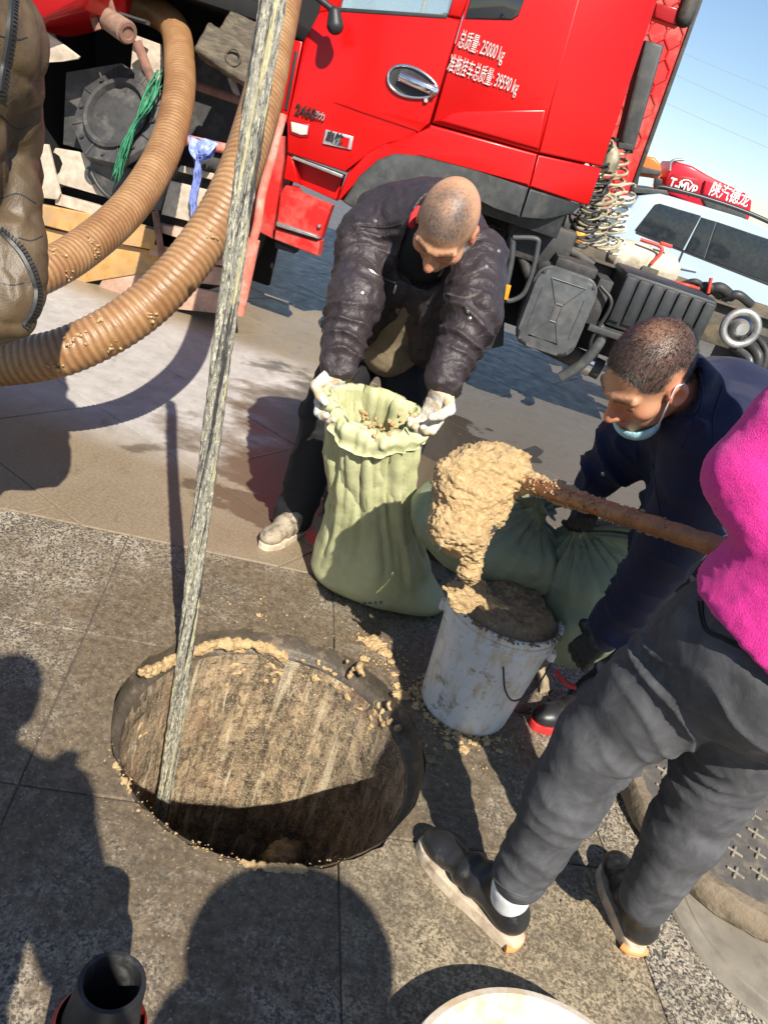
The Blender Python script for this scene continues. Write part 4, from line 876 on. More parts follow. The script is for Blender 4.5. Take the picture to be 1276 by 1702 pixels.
for k, w in enumerate((w1, w2, w3)):
    f = panel('window', [tuple(np.array(p) + (np.array(p) - np.mean(w, axis=0)) * .03) for p in w], UY - .012, .03, MAT['trim_black'], suv, .004); panel('pane', w, UY - .018, .02, MAT['tint_glass'], f, .003)
rrz = roof + .09; tube('roof_rail', catmull([V(rear_x + .35, UY + .14, roof), V(rear_x + .5, UY + .14, rrz), V(rear_x + 1.6, UY + .14, rrz + .03), V(rear_x + 2.8, UY + .14, roof)], 8), .03, MAT['trim_black'], suv, 8)
prism('roof_spoiler', [V(rear_x + .02, UY + .05, roof - .04), V(rear_x + .5, UY + .05, roof + .06), V(rear_x + .55, UY + .05, roof + .01), V(rear_x + .1, UY + .05, roof - .1)], (0, 1.7, 0), MAT['grey_plastic'], suv, .01)
panel('door_gap', [(1133, 417), (1136, 418), (1122, 452), (1119, 451)], UY - .006, .01, MAT['trim_black'], suv, 0); panel('door_handle', [(1128, 440), (1150, 446), (1158, 452), (1128, 446)], UY - .03, .03, MAT['suv_blue'], suv, .006)
panel('belt_trim', [(1056, 384), (1290, 476), (1290, 480), (1056, 388)], UY - .008, .01, MAT['trim_black'], suv, .002)
for dx in (.95, 3.85):
    wc2 = (rear_x + dx, UY + .12, .38); wv = empty('wheel', wc2); wv.parent = suv; wv.matrix_parent_inverse = Matrix.Translation(wloc(suv)).inverted()
    lathe('tyre', [(.22, -.12), (.34, -.13), (.38, -.1), (.38, .1), (.34, .13), (.22, .12)], wc2, MAT['rubber'], wv, 36, (0, -1, 0), 30); lathe('rim', [(0, .1), (.1, .11), (.22, .06), (.23, .12)], wc2, MAT['steel_dull'], wv, 24, (0, -1, 0), 30)
BY = 22.0
def far_truck(label, pm, poly, name='distant_truck', cabw=None):
    pts = [atY(x, y, BY) for x, y in poly]; c = np.mean(pts, axis=0); e = empty(name, (c[0], BY + 1, 0), label, 'truck')
    prism('roof_deflector', pts, (0, 1.8, 0), MAT[pm], e, .06, 3); xs = [p[0] for p in pts]; zb = min(p[2] for p in pts)
    box('cab', ((min(xs) + max(xs)) / 2, BY + 1.2, .75 + (zb - .7) / 2), (max(xs) - min(xs), 2.3, zb - .75), MAT[pm], e, bevel=.08); box('windscreen', (min(xs) + .5, BY + .03, zb - .55), (1.0, .06, .7), MAT['glass_blue'], e)
    for dx in (.4, max(xs) - min(xs) - .4): lathe('wheel', [(.0, .1), (.3, .13), (.47, .14), (.5, .1), (.5, -.1), (.3, -.13)], (min(xs) + dx, BY + .25, .5), MAT['rubber'], e, 32, (0, -1, 0), 30)
    return e
paint('crimson', (.50, .012, .03), .35, amt=.3); paint('orange_paint', (.85, .16, .03), .35, amt=.2)
e1 = far_truck('crimson truck far behind the SUV, white lettering on its roof deflector', 'crimson', [(1100, 318), (1110, 284), (1122, 268), (1150, 276), (1180, 294), (1240, 322), (1249, 334), (1246, 360), (1240, 372), (1160, 342)])
panel('deflector_front', [(1172, 300), (1240, 324), (1247, 336), (1243, 352), (1166, 324)], BY - .12, .3, MAT['crimson'], e1, .05, 3); panel('deflector_lip', [(1163, 322), (1240, 350), (1240, 368), (1172, 345)], BY - .06, .3, MAT['grey_plastic'], e1, .04, 3)
panel('side_cheek', [(1106, 302), (1118, 289), (1160, 298), (1164, 326), (1106, 316)], BY - .05, .2, MAT['red_dark'], e1, .03, 2)
text_mesh('lettering', 'T-MVP', atY(1134, 311, BY - .06), (1, 0, .0), (-.18, 0, 1), .34, MAT['white_clean'], e1, .75, .004, .004)
text_mesh('lettering', '陕汽德龙', atY(1212, 325, BY - .13), (1, 0, -.0), TZ, .36, MAT['white_clean'], e1, .72, .004, .003)
tube('swoosh', catmull([atY(x, y, BY - .06) for x, y in ((1128, 304), (1137, 299), (1146, 301), (1151, 308))], 6), .014, MAT['white_clean'], e1, 6); tube('roof_horn', catmull([atY(1112, 284, BY), atY(1116, 268, BY), atY(1136, 265, BY)], 5), .035, MAT['steel_dull'], e1, 8)
e2 = far_truck('orange truck far off, only its roof showing beside the red lattice fairing', 'orange_paint', [(1058, 300), (1066, 258), (1088, 262), (1098, 274), (1100, 292), (1085, 308)]); panel('roof_visor', [(1064, 276), (1100, 284), (1098, 292), (1062, 288)], BY - .2, .25, MAT['grey_plastic'], e2, .03); panel('mirror', [(1088, 294), (1101, 298), (1099, 314), (1086, 312)], BY - .5, .12, MAT['trim_black'], e2, .03); panel('side_glass', [(1062, 292), (1086, 297), (1082, 316), (1058, 312)], BY - .1, .06, MAT['glass_blue'], e2, .01)
# pale truck cab behind the suction truck
ot = empty('parked_truck', (-2.3, 9.8, 0), 'pale truck far left, its window showing between the hose and the timber blocks', 'truck')
plain('pale_cab', (.60, .60, .58), .5, dirt=(.4, .36, .3))
c0 = atY(290, 30, 9.0); c1 = atY(430, 60, 9.0)
box('cab', ((c0[0] + c1[0]) / 2 + .1, 10.2, 1.35), (c1[0] - c0[0] + .3, 2.2, 1.5), MAT['pale_cab'], ot, bevel=.06); panel('side_glass', [(296, 6), (380, 24), (414, 40), (420, 66), (300, 60)], 8.96, .06, MAT['glass_blue'], ot, .02); panel('sun_visor', [(280, -30), (400, -20), (415, 12), (412, 24), (370, 16), (290, -4)], 8.85, .15, MAT['black_plastic'], ot, .03); panel('window_frame', [(312, 20), (392, 32), (392, 38), (312, 27)], 8.9, .05, MAT['trim_black'], ot, .01); panel('roof', [(270, -90), (425, -90), (425, -10), (270, -24)], 9.05, 2.2, MAT['pale_cab'], ot, .06)
for xx in (c0[0] + .2, c1[0] + .1): lathe('wheel', [(.0, .1), (.3, .13), (.47, .14), (.5, .1), (.5, -.1), (.3, -.13)], (xx, 9.2, .5), MAT['rubber'], ot, 32, (0, -1, 0), 30)
# power lines on two poles outside the frame
LY = 60.0; plain('wire_grey', (.25, .26, .28), .6, bump=0); plain('pole_concrete', (.4, .39, .37), .8)
a0 = atY(900, 60, LY); b0 = atY(1500, 460, LY)
for nm, pt in (('utility_pole', V(a0[0] - 8, LY, 0)), ('utility_pole', V(b0[0] + 12, LY, 0))):
    e = empty(nm, tuple(pt), 'concrete utility pole with a crossarm beyond the %s edge of the view' % ('left' if pt[0] < 5 else 'right'), 'pole'); tube('shaft', [pt, pt + V(0, 0, 13)], [.2, .12], MAT['pole_concrete'], e, 12); box('crossarm', tuple(pt + V(0, 0, 12)), (.1, 2.2, .12), MAT['pole_concrete'], e)
for k, (za, zb, lab) in enumerate(((12.0, 9.5, 'uppermost'), (11.2, 7.4, 'middle'), (9.4, 6.0, 'lowest'))):
    A = V(a0[0] - 8, LY, za); B = V(b0[0] + 12, LY, zb); P = [A + (B - A) * t_ + V(0, 0, -1.4 * 4 * t_ * (1 - t_) * .5) for t_ in np.linspace(0, 1, 30)]
    tag(tube('power_line', P, .011, MAT['wire_grey'], None, 5), 'thin grey power line crossing the pale sky, the %s one' % lab, 'power line', 'power lines in the sky')
# ================================================================== people
from mathutils.bvhtree import BVHTree
t = NT('skin'); at_ = t.node('ShaderNodeAttribute'); at_.attribute_name = 'tint'
n1 = t.noise(45, 5, .65); n2 = t.noise(260, 3, .6)
col = t.mix(t.math('MULTIPLY', t.ramp(n1, .35, .7), .35), at_.outputs['Color'], t.mix(.5, at_.outputs['Color'], (.42, .13, .08)))
t.done(col, t.math('MULTIPLY_ADD', n1, .25, .36), 0, t.bump(t.math('ADD', n2, t.math('MULTIPLY', n1, .6)), .22, .002)); t.b.inputs['Subsurface Weight'].default_value = .12; t.b.inputs['Subsurface Radius'].default_value = (.008, .003, .002)
def cloth(name, c, rough, weave=900, wamp=.15, crease=22, camp=.5, sheen=0.0, spec=.4, var=.2, dirt=None, dth=(.58, .74), cd=.006, fade=None):
    t = NT(name); cr = t.noise(crease, 5, .62, dist=.8); wv = t.noise(weave, 2, .6)
    col = t.mix(t.ramp(t.noise(14, 5, .65), .3, .7), tuple(x * (1 - var) for x in c), tuple(min(1, x * (1 + var)) for x in c))
    if fade: col = t.mix(t.math('MULTIPLY', t.ramp(cr, .45, .72), .55), col, fade)
    if dirt: col = t.mix(t.ramp(t.noise(24, 6, .7), dth[0], dth[1]), col, dirt)
    return t.done(col, rough, 0, t.bump(wv, wamp, .0015, t.bump(cr, camp, cd)), spec, 0, sheen)
cloth('nylon_dark', (.036, .027, .030), .46, crease=34, camp=.75, spec=.45, cd=.009); cloth('trouser_black', (.012, .012, .014), .75, crease=16, camp=.4); cloth('knit_black', (.012, .012, .013), .9)
cloth('vest_beige', (.22, .17, .105), .8, dirt=(.12, .09, .06)); cloth('glove_white', (.62, .60, .56), .9, weave=500, wamp=.5, crease=60, dirt=(.52, .39, .22), dth=(.47, .60))
cloth('navy_cotton', (.010, .013, .040), .72, crease=16, camp=.4, spec=.3, sheen=.08); cloth('denim_grey', (.058, .059, .064), .82, weave=700, wamp=.35, crease=18, camp=.35, fade=(.13, .132, .14), var=.3)
t = NT('fleece_pink'); fz = t.noise(420, 3, .7); lg = t.noise(40, 4, .6); t.done(t.mix(t.ramp(fz, .3, .72), (.60, .012, .20), (.92, .05, .40)), .9, 0, t.bump(fz, .7, .004, t.bump(lg, .3, .006)), .2, 0, .25)
cloth('quilt_brown', (.088, .058, .029), .46, weave=420, wamp=.5, crease=22, camp=.35, spec=.55, var=.25, cd=.008); cloth('glove_knit', (.075, .078, .085), .9, weave=260, wamp=.8, dirt=(.02, .02, .022), dth=(.46, .56)); plain('glove_coat', (.018, .018, .019), .55, bump=.5, bsc=120); plain('glove_red', (.48, .02, .02), .7)
plain('shoe_black', (.018, .018, .019), .38, dirt=(.09, .08, .065), dsc=22, dth=(.58, .75), bump=.2, bsc=300); plain('sole_cream', (.56, .46, .34), .7, dirt=(.25, .19, .12), dsc=25, dth=(.48, .7)); plain('sole_orange', (.72, .27, .08), .7, dirt=(.4, .3, .2)); plain('shoe_tan', (.30, .25, .18), .75, dirt=(.13, .10, .07), dsc=30, dth=(.48, .62)); plain('sock_white', (.75, .75, .76), .9, bump=.4, bsc=400)
plain('hair_dark', (.018, .014, .012), .55, bump=0, var=.5, sc=300); plain('hair_grey', (.10, .085, .07), .6, bump=0, var=.5, sc=300); plain('mask_blue', (.36, .62, .68), .7, bump=.3, bsc=200); plain('zip_metal', (.55, .52, .45), .35, .9, bump=0); plain('zip_black', (.02, .02, .02), .5)
plain('red_cloth', (.6, .02, .02), .8)

def norm(v): v = np.asarray(v, float); return v / np.linalg.norm(v)
class Head:
    def __init__(s, c, f, u): s.c = np.asarray(c, float); s.f = norm(f); u = np.asarray(u, float); s.u = norm(u - s.f * (u @ s.f)); s.s = np.cross(s.u, s.f); s.M = np.stack([s.f, s.s, s.u], 1)
    def w(s, a, b, c): return s.c + s.M @ V(a, b, c)
    def loc(s, vs): return (vs - s.c) @ s.M
    def build(s, S, neck, k=.012):
        E = lambda c, r, kk=k, sub=False: S.ell(s.w(*c), r, s.M, kk, sub)
        E((-.014, 0, .034), (.099, .078, .086), .01); E((.028, 0, -.012), (.066, .066, .094)); E((.034, 0, -.075), (.056, .054, .044), .02); E((.074, 0, -.104), (.02, .024, .018), .02)
        for q in (-1, 1):
            E((.058, q * .044, -.024), (.028, .026, .024), .02); E((-.008, q * .079, -.014), (.028, .010, .034), .006); E((-.002, q * .088, -.012), (.013, .008, .020), .004, True)
            E((.104, q * .032, .004), (.020, .018, .013), .014, True); E((.080, q * .032, .001), (.0125, .0135, .0115), .004); E((.100, q * .0135, -.040), (.012, .010, .009), .008)
            S.cone(s.w(.092, q * .012, .022), s.w(.076, q * .052, .022), .012, .009, .014)
        S.cone(s.w(.092, 0, .004), s.w(.117, 0, -.036), .009, .0135, .012); E((.096, 0, -.068), (.011, .026, .007), .006); E((.094, 0, -.079), (.011, .022, .008), .006)
        S.cone(s.w(-.022, 0, -.06), neck, .057, .062, .03)
SKIN_B = V(.54, .295, .165); SKIN_C = V(.50, .262, .150)
def hairline(f): return np.interp(f, [-.12, -.07, -.03, 0, .03, .055, .070, .082, .1], [-.075, -.06, -.03, .015, .020, .040, .075, .10, .14])
def body(J, parent, skin, h=.0055, hair=None):
    P = [np.asarray(v) for v in J.values() if not isinstance(v, Head)]; H = J['head']; P += [H.c + .15, H.c - .15]; lo, hi = np.min(P, 0) - .16, np.max(P, 0) + .16
    S = Solid(lo, hi, h); 
    S.cone(J['neck'], J['chest'], .07, .10, .04); S.cone(J['chest'], J['pelvis'], .105, .10, .05)
    for q in 'LR':
        S.cone(J['chest'], J['sh' + q], .08, .05, .05); S.chain([J['sh' + q], J['el' + q], J['wr' + q]], [.045, .036, .026], .02)
        pass
        S.cone(J['pelvis'], J['hip' + q], .09, .08, .04); S.chain([J['hip' + q], J['kn' + q], J['an' + q]], [.075, .05, .036], .03)
    H.build(S, J['neck']); vs, fs = S.skin(); vs = relax(vs, fs, 1, .4)
    L = H.loc(vs); near = np.linalg.norm(L, axis=1) < .2; c = np.tile(skin, (len(vs), 1)); nz = fbm(vs, 26, 3, 2)
    blush = sst(.05, .02, np.abs(L[:, 2] + .02)) * sst(.05, .09, L[:, 0]) * near; c *= 1 + blush[:, None] * V(.12, -.10, -.12)
    lips = sst(.010, .006, np.abs(L[:, 2] + .074)) * sst(.026, .02, np.abs(L[:, 1])) * sst(.09, .098, L[:, 0]) * near; c = c * (1 - lips[:, None] * V(.25, .5, .45))
    brow = sst(.007, .004, np.abs(L[:, 2] - .027)) * sst(.012, .018, np.abs(L[:, 1])) * sst(.055, .05, np.abs(L[:, 1])) * sst(.07, .08, L[:, 0]) * near; c = c * (1 - .75 * brow[:, None])
    lash = sst(.0045, .002, np.abs(L[:, 2] + .004)) * sst(.05, .046, np.abs(L[:, 1])) * sst(.016, .02, np.abs(L[:, 1])) * sst(.075, .085, L[:, 0]) * near; c = c * (1 - .8 * lash[:, None])
    hm = sst(-.004, .012, L[:, 2] - hairline(L[:, 0]) + .006 * nz) * near * sst(.079, .074, np.abs(L[:, 1]) - .0 * L[:, 0] + .02 * (L[:, 2] < -.0)); 
    ear = sst(.072, .078, np.abs(L[:, 1])) * sst(.05, .04, np.abs(L[:, 2] + .012)) * near; hm = hm * (1 - ear); c = c * (1 + ear[:, None] * V(.15, -.15, -.15))
    if hair == 'thin':
        top = sst(.100, .04, np.hypot((L[:, 0] - .026) / 1.05, L[:, 1] / .92) + .012 * nz + (.03 * (np.abs(L[:, 1]) < .012) * 0)) * sst(.05, .08, L[:, 2]); dens = np.clip(.16 * hm + .92 * top * (.8 + .35 * nz), 0, 1)
        c = c * (1 - dens[:, None]) + dens[:, None] * V(.15, .115, .09); hd = dens * (dens > .2)
    elif hair == 'crop':
        whorl = sst(.055, .0, np.hypot(L[:, 0] + .035, L[:, 1] - .01)) * (L[:, 2] > 0); hd = hm * (1 - .35 * whorl); c = c * (1 - .93 * hd[:, None]) + .93 * hd[:, None] * V(.045, .036, .031)
    else: hd = hm; c = c * (1 - .9 * hm[:, None])
    o = qmesh('body', vs, fs, MAT['skin'], parent, c); return o, vs, fs, hd, H
def strands(b, vs, fs, hd, H, n, ln, mat, seed, width=.0007, lay=.55):
    rg = np.random.default_rng(seed); cand = np.where(hd > .25)[0]
    if not len(cand): return
    N = vnormals(vs, fs); p = hd[cand] / hd[cand].sum(); pick = rg.choice(cand, n, p=p); V_ = []; F_ = []
    base = vs[pick] + rg.normal(size=(n, 3)) * .002; nn = N[pick]
    flow = (H.f * .9 - H.u * .2)[None, :] + ((base - H.w(-.035, .01, .1)) * 8); flow = flow - nn * (flow * nn).sum(1)[:, None]; flow /= np.linalg.norm(flow, axis=1)[:, None] + 1e-9
    tip = base + (nn * (1 - lay) + flow * lay + rg.normal(size=(n, 3)) * .18) * (ln * rg.uniform(.6, 1.2, (n, 1))); sd = np.cross(nn, flow) * width
    A = np.concatenate([base - sd - nn * .001, base + sd - nn * .001, tip]); f = np.stack([np.arange(n), np.arange(n) + n, np.arange(n) + 2 * n], 1)
    o = mesh('hair', A, f, MAT[mat], b, False); o['kind'] = 'stuff'; return o
def garment(name, lo, hi, h, fn, mat, parent, disp=None, rel=1):
    S = Solid(lo, hi, h); fn(S); vs, fs = S.skin()
    if rel: vs = relax(vs, fs, rel, .5)
    if disp is not None: N = vnormals(vs, fs); vs = vs + N * disp(vs)[:, None]; vs = relax(vs, fs, 1, .25)
    o = qmesh(name, vs, fs, MAT[mat], parent); return o, BVHTree.FromPolygons([Vector(v) for v in vs], [tuple(map(int, f)) for f in fs])
def hitpx(bvh, px, py, off=.001):
    d = Vector(ray(px, py)).normalized(); r = bvh.ray_cast(Vector(_C), d)
    if r[0] is None: return None, None
    return np.array(r[0]) + np.array(r[1]) * off, np.array(r[1])
def seam(name, bvh, pts, r, mat, parent, off=.0, n=8, seg=6):
    P = catmull([(x, y, 0) for x, y in pts], n); Q = [hitpx(bvh, p[0], p[1], off)[0] for p in P]; Q = [q for q in Q if q is not None]
    if len(Q) > 2: return tube(name, Q, r, MAT[mat], parent, seg)
def teeth(name, bvh, pts, mat, parent, pitch=.006, w=.010):
    P = catmull([(x, y, 0) for x, y in pts], 14); Q = [hitpx(bvh, p[0], p[1], .0015) for p in P]; Q = [q for q in Q if q[0] is not None]
    if len(Q) < 3: return
    C = np.array([q[0] for q in Q]); NN = np.array([q[1] for q in Q]); d = np.r_[0, np.cumsum(np.linalg.norm(np.diff(C, axis=0), axis=1))]; bm = bmesh.new()
    for s in np.arange(0, d[-1], pitch):
        c = V(*[np.interp(s, d, C[:, i]) for i in range(3)]); nn = norm(V(*[np.interp(s, d, NN[:, i]) for i in range(3)])); c2 = V(*[np.interp(s + .002, d, C[:, i]) for i in range(3)]); tg = c2 - c
        if np.linalg.norm(tg) < 1e-6: continue
        tg = norm(tg); sd = np.cross(nn, tg); bm_box(bm, c, (pitch * .55, w, .004), Matrix((tuple(tg), tuple(sd), tuple(nn))).transposed())
    return from_bm(name, bm, MAT[mat], parent)
def button(name, bvh, px, py, r, mat, parent):
    h, n = hitpx(bvh, px, py, .0)
    if h is not None: return lathe(name, [(0, r * .5), (r * .6, r * .48), (r, r * .1), (r, -r * .3)], h, MAT[mat], parent, 14, n)
def hand(name, wrist, d, palm, mat, parent, curl=1.0, size=1.0, side=1, thumb=.6, spread=.2, cuff=.04, h=.0032, k=.006, coat=None):
    """glove: palm, four unequal fingers bent at two knuckles, a thumb from the palm's side, a cuff"""
    d = norm(d); pn = np.asarray(palm, float); pn = norm(pn - d * (pn @ d)); s = np.cross(d, pn) * side; z = size; w = np.asarray(wrist, float)
    S = Solid(w - .17 * z, w + .17 * z, h); 
    S.cone(w - d * cuff, w + d * .015, .036 * z, .032 * z, .01)
    for q in (-.026, -.009, .009, .026): S.cone(w + d * .02 * z + s * q * .7 * z, w + d * .088 * z + s * q * z, .0145 * z, .0125 * z, .012)
    def bend(v, a): return norm(v * math.cos(a) + pn * math.sin(a))
    for i, (q, ln) in enumerate(((.028, .070), (.0095, .080), (-.0095, .075), (-.027, .058))):
        p0 = w + d * .088 * z + s * q * z; dd = norm(d + s * q * spread * 6); a1, a2, a3 = .55 * curl, 1.35 * curl, 1.9 * curl
        p1 = p0 + bend(dd, a1) * ln * .45 * z; p2 = p1 + bend(dd, a2) * ln * .32 * z; p3 = p2 + bend(dd, a3) * ln * .25 * z
        S.chain([p0, p1, p2, p3], [.0115 * z, .0108 * z, .0100 * z, .0088 * z], .004)
    t0 = w + d * .028 * z + s * .030 * z; t1 = t0 + norm(s * .8 + d * .75 + pn * .35) * .036 * z; t2 = t1 + norm(d * .9 + s * (.35 - thumb) + pn * (.4 + thumb)) * .030 * z; t3 = t2 + norm(d * .8 - s * thumb + pn * (.6 + thumb)) * .024 * z
    S.chain([t0, t1, t2, t3], [.0155 * z, .013 * z, .0115 * z, .0095 * z], .006)
    vs, fs = S.skin(); vs = relax(vs, fs, 1, .35); N = vnormals(vs, fs); vs = vs + N * (.0016 * fbm(vs, 70, 3, 5))[:, None]
    me = [MAT[mat]] + ([MAT[coat]] if coat else []); o = qmesh(name, vs, fs, me, parent)
    if coat:
        a = ((vs - w) @ d) > .045 * z; o.data.polygons.foreach_set('material_index', a[fs[:, 0]].astype(np.int32)); o.data.update()
    return o
def shoe(parent, heel, toe, ankle, mat, solem, w=.042, lift=0.0, h=.0045, solh=.026, laces=None):
    heel = np.asarray(heel, float); toe = np.asarray(toe, float); d = norm(toe - heel); s = np.cross(d, V(0, 0, 1)); L = np.linalg.norm(toe - heel); lo = np.minimum(heel, toe) - .09; hi = np.maximum(heel, toe) + .09; hi[2] = max(hi[2], ankle[2] + .05)
    S = Solid(lo - V(0, 0, .0), hi + V(0, 0, .08), h); b = lambda t_, z_, q=0: heel + d * L * t_ + V(0, 0, z_) + s * q
    S.cone(b(.14, solh + .028), b(.5, solh + .034, -.0), .034, .036, .02); S.cone(b(.5, solh + .030), b(.82, solh + .020), .040, .036, .02, (0, 0, 1), .8); S.cone(b(.82, solh + .018), b(.9, solh + .016), .034, .028, .02, (0, 0, 1), .8); S.cone(b(.16, solh + .04), np.asarray(ankle) * .6 + b(.2, solh + .09) * .4, .034, .036, .03); S.cone(b(.55, solh + .038), b(.28, solh + .085), .03, .034, .03)
    S.halfspace((0, 0, heel[2] + solh * .8), (0, 0, -1)); vs, fs = S.skin(); vs = relax(vs, fs, 1, .4); N = vnormals(vs, fs); tt = ((vs - heel) @ d) / L; vs = vs + N * (.0022 * np.sin(tt * 46) * sst(.35, .45, tt) * sst(.75, .65, tt))[:, None]
    o = qmesh('shoe', vs, fs, MAT[mat], parent); out = []
    for k in range(40):
        a = 2 * math.pi * k / 40; tt = .5 - .5 * math.cos(a); wid = w * (.80 + .28 * sst(.25, .75, tt) - .0) * abs(math.sin(a)) ** .55 * (1 if math.sin(a) >= 0 else -1) * (1 - .18 * sst(.85, 1.0, tt)); out.append(heel + d * (L * (tt * 1.02 - .01)) + s * wid)
    bm = bmesh.new(); bm_poly(bm, [p + V(0, 0, solh) for p in out], V(0, 0, -solh + .001), .005, 2); so = from_bm('sole', bm, MAT[solem], o, autos=40)
    if laces:
        for k in range(5):
            c = b(.46 + .07 * k, solh + .072 - .009 * k); tube('lace', [c - s * .022 + V(0, 0, -.008), c + V(0, 0, .004), c + s * .022 + V(0, 0, -.008)], .0028, MAT[laces], o, 6)
    return o

def bipoint(a, b, t_): return np.asarray(a) * (1 - t_) + np.asarray(b) * t_
# ------------------------------------------------------------------ man in the dark jacket, bending over the open sack
pB = empty('person', (-.16, 2.6, 0), 'person in a dark quilted jacket and white gloves bending to hold the open sack', 'person')
JB = dict(head=Head(atD(742, 374, 2.07), (-.10, -.50, -.86), (-.02, -.86, .50)), neck=V(-.115, 2.37, 1.205), chest=V(-.15, 2.53, 1.13), pelvis=V(-.18, 2.76, .86),
          shL=atD(612, 400, 2.40), shR=atD(790, 432, 2.36), elL=atD(592, 495, 2.30), elR=atD(783, 525, 2.24), wrL=atD(561, 612, 2.24), wrR=atD(738, 636, 2.20),
          hipL=V(-.27, 2.76, .82), hipR=V(-.09, 2.76, .82), knL=V(-.31, 2.62, .46), knR=V(-.03, 2.64, .46), anL=V(-.315, 2.555, .10), anR=V(.0, 2.66, .10))
bB = body(JB, pB, SKIN_B, hair='thin'); strands(*bB, 3600, .006, 'hair_grey', 1, .0004)
armL = [JB['shL'], JB['elL'], JB['wrL']]; armR = [JB['shR'], JB['elR'], JB['wrR']]
def trB(S):
    S.cone(V(-.18, 2.77, .92), V(-.18, 2.76, .80), .145, .15, .05, (0, 1, 0), .8)
    S.chain([JB['hipL'], JB['knL'], JB['anL'] + V(0, 0, -.035)], [.115, .090, .074], .03); S.chain([JB['hipR'], JB['knR'], JB['anR'] + V(0, 0, -.035)], [.115, .090, .074], .03)
garment('trousers', V(-.5, 2.3, .02), V(.25, 3.0, 1.12), .0075, trB, 'trouser_black', pB, lambda v: folds(v, [JB['hipL'], JB['knL'], JB['anL']], .085, .007, 3, reach=.13) + folds(v, [JB['hipR'], JB['knR'], JB['anR']], .085, .007, 5, reach=.13))
dax = JB['pelvis'] - JB['chest']; front = norm(V(-.02, -.78, -.62))
def inner(S): S.cone(V(-.13, 2.49, 1.16), V(-.15, 2.56, 1.10), .10, .118, .05); S.cone(V(-.15, 2.58, 1.10), V(-.17, 2.74, .90), .118, .125, .05); S.cone(JB['neck'] + V(0, -.02, .02), V(-.13, 2.45, 1.15), .07, .10, .04)
garment('sweater', V(-.4, 2.2, .7), V(.15, 2.95, 1.4), .008, inner, 'knit_black', pB, None)
def vest(S): S.cone(V(-.15, 2.57, 1.00), V(-.165, 2.69, .84), .112, .125, .05); S.cone(V(-.165, 2.69, .86), V(-.165, 2.69, .78), .125, .125, .03)
garment('vest', V(-.4, 2.2, .6), V(.15, 2.95, 1.3), .0075, vest, 'vest_beige', pB, lambda v: .006 * fbm(v, 12, 3, 8))
def jackB(S):
    S.cone(V(-.14, 2.53, 1.17), V(-.15, 2.60, 1.07), .165, .185, .06); S.cone(V(-.15, 2.62, 1.10), V(-.18, 2.80, .86), .185, .18, .06); S.ell(V(-.17, 2.60, 1.17), V(.23, .15, .13), k=.06)
    for q in 'LR':
        S.cone(V(-.145, 2.52, 1.17), JB['sh' + q] + V(0, .03, .0), .13, .088, .06); S.chain([JB['sh' + q], JB['el' + q], bipoint(JB['el' + q], JB['wr' + q], .95)], [.098, .086, .062], .025)
    S.cone(V(-.245, 2.50, 1.0), V(-.275, 2.57, .80), .085, .06, .05); S.cone(V(-.05, 2.49, 1.02), V(-.035, 2.57, .82), .085, .06, .05)
    S.cone(V(-.28, 2.78, .90), V(-.375, 2.80, .74), .10, .055, .05)      # the tail hanging at the side
    S.cone(JB['neck'] + V(-.01, .04, .0), JB['neck'] + V(.0, .0, .035), .105, .088, .03)
    S.cone(JB['neck'] + V(0, -.035, .05), V(-.13, 2.40, 1.10), .074, .070, .02, sub=True)            # neck opening
    # jacket hanging open at the front
    S.cone(V(-.135, 2.30, 1.10), V(-.145, 2.43, .88), .050, .058, .02, sub=True); S.cone(V(-.145, 2.44, .90), V(-.15, 2.54, .64), .058, .075, .02, sub=True)
def dB(v):
    f = folds(v, armL, .050, .011, 11, 4.0, 1.7, reach=.13) + folds(v, armR, .050, .011, 12, 4.0, 1.7, reach=.13)
    sep = sst(-.35, .2, v[:, 0] * 0 + fbm(v, 5, 2, 4)); return f + .007 * (1 - np.abs(fbm(v * V(1.6, 1, 1), 13, 2, 6))) * sep - .004 + .003 * fbm(v, 40, 2, 7)
jB, vB = garment('jacket', V(-.62, 2.0, .64), V(.35, 3.1, 1.48), .006, jackB, 'nylon_dark', pB, dB)
for pts in ([(612, 447), (632, 460), (657, 470)], [(744, 488), (770, 495), (795, 488)]): seam('pocket_zip', vB, pts, .0035, 'zip_metal', jB)
for pts in ([(600, 375), (640, 378), (668, 372)], [(770, 395), (800, 402), (825, 412)], [(640, 560), (672, 500), (684, 450), (680, 400)], [(718, 560), (715, 520), (735, 480), (768, 452)]): seam('stitched_seam', vB, pts, .003, 'nylon_dark', jB)
for x, y in ((623, 367), (829, 417), (808, 443), (602, 487), (777, 518), (780, 530)): button('snap_button', vB, x, y, .0065, 'zip_metal', jB)
teeth('front_zip', vB, [(768, 462), (785, 455), (806, 445)], 'zip_metal', jB, .005, .007)
hp, hn = hitpx(vB, 655, 480)
if hp is not None: box('zip_pull', tuple(hp + hn * .004), (.008, .006, .028), MAT['zip_metal'], jB, bevel=.002)
tube('collar_edge', [JB['neck'] + V(-.068, -.085, .005), JB['neck'] + V(-.072, -.06, .03), JB['neck'] + V(-.065, -.03, .05)], .010, MAT['red_cloth'], pB, 8)
hand('glove', JB['wrL'] + V(.0, -.005, -.005), norm(V(.02, -.28, -.95)), V(.62, -.75, 0), 'glove_white', pB, 1.0, 1.14, 1, cuff=.002, h=.0034); hand('glove', JB['wrR'] + V(0, -.005, -.005), norm(V(-.02, -.25, -.96)), V(-.62, -.75, .0), 'glove_white', pB, 1.0, 1.14, -1, cuff=.008, h=.0034)
shoe(pB, (-.275, 2.60, 0), (-.375, 2.365, 0), (-.30, 2.555, .12), 'shoe_tan', 'sole_cream', laces='sole_cream'); shoe(pB, (-.0, 2.70, 0), (.03, 2.44, 0), (.0, 2.66, .12), 'shoe_tan', 'sole_cream')

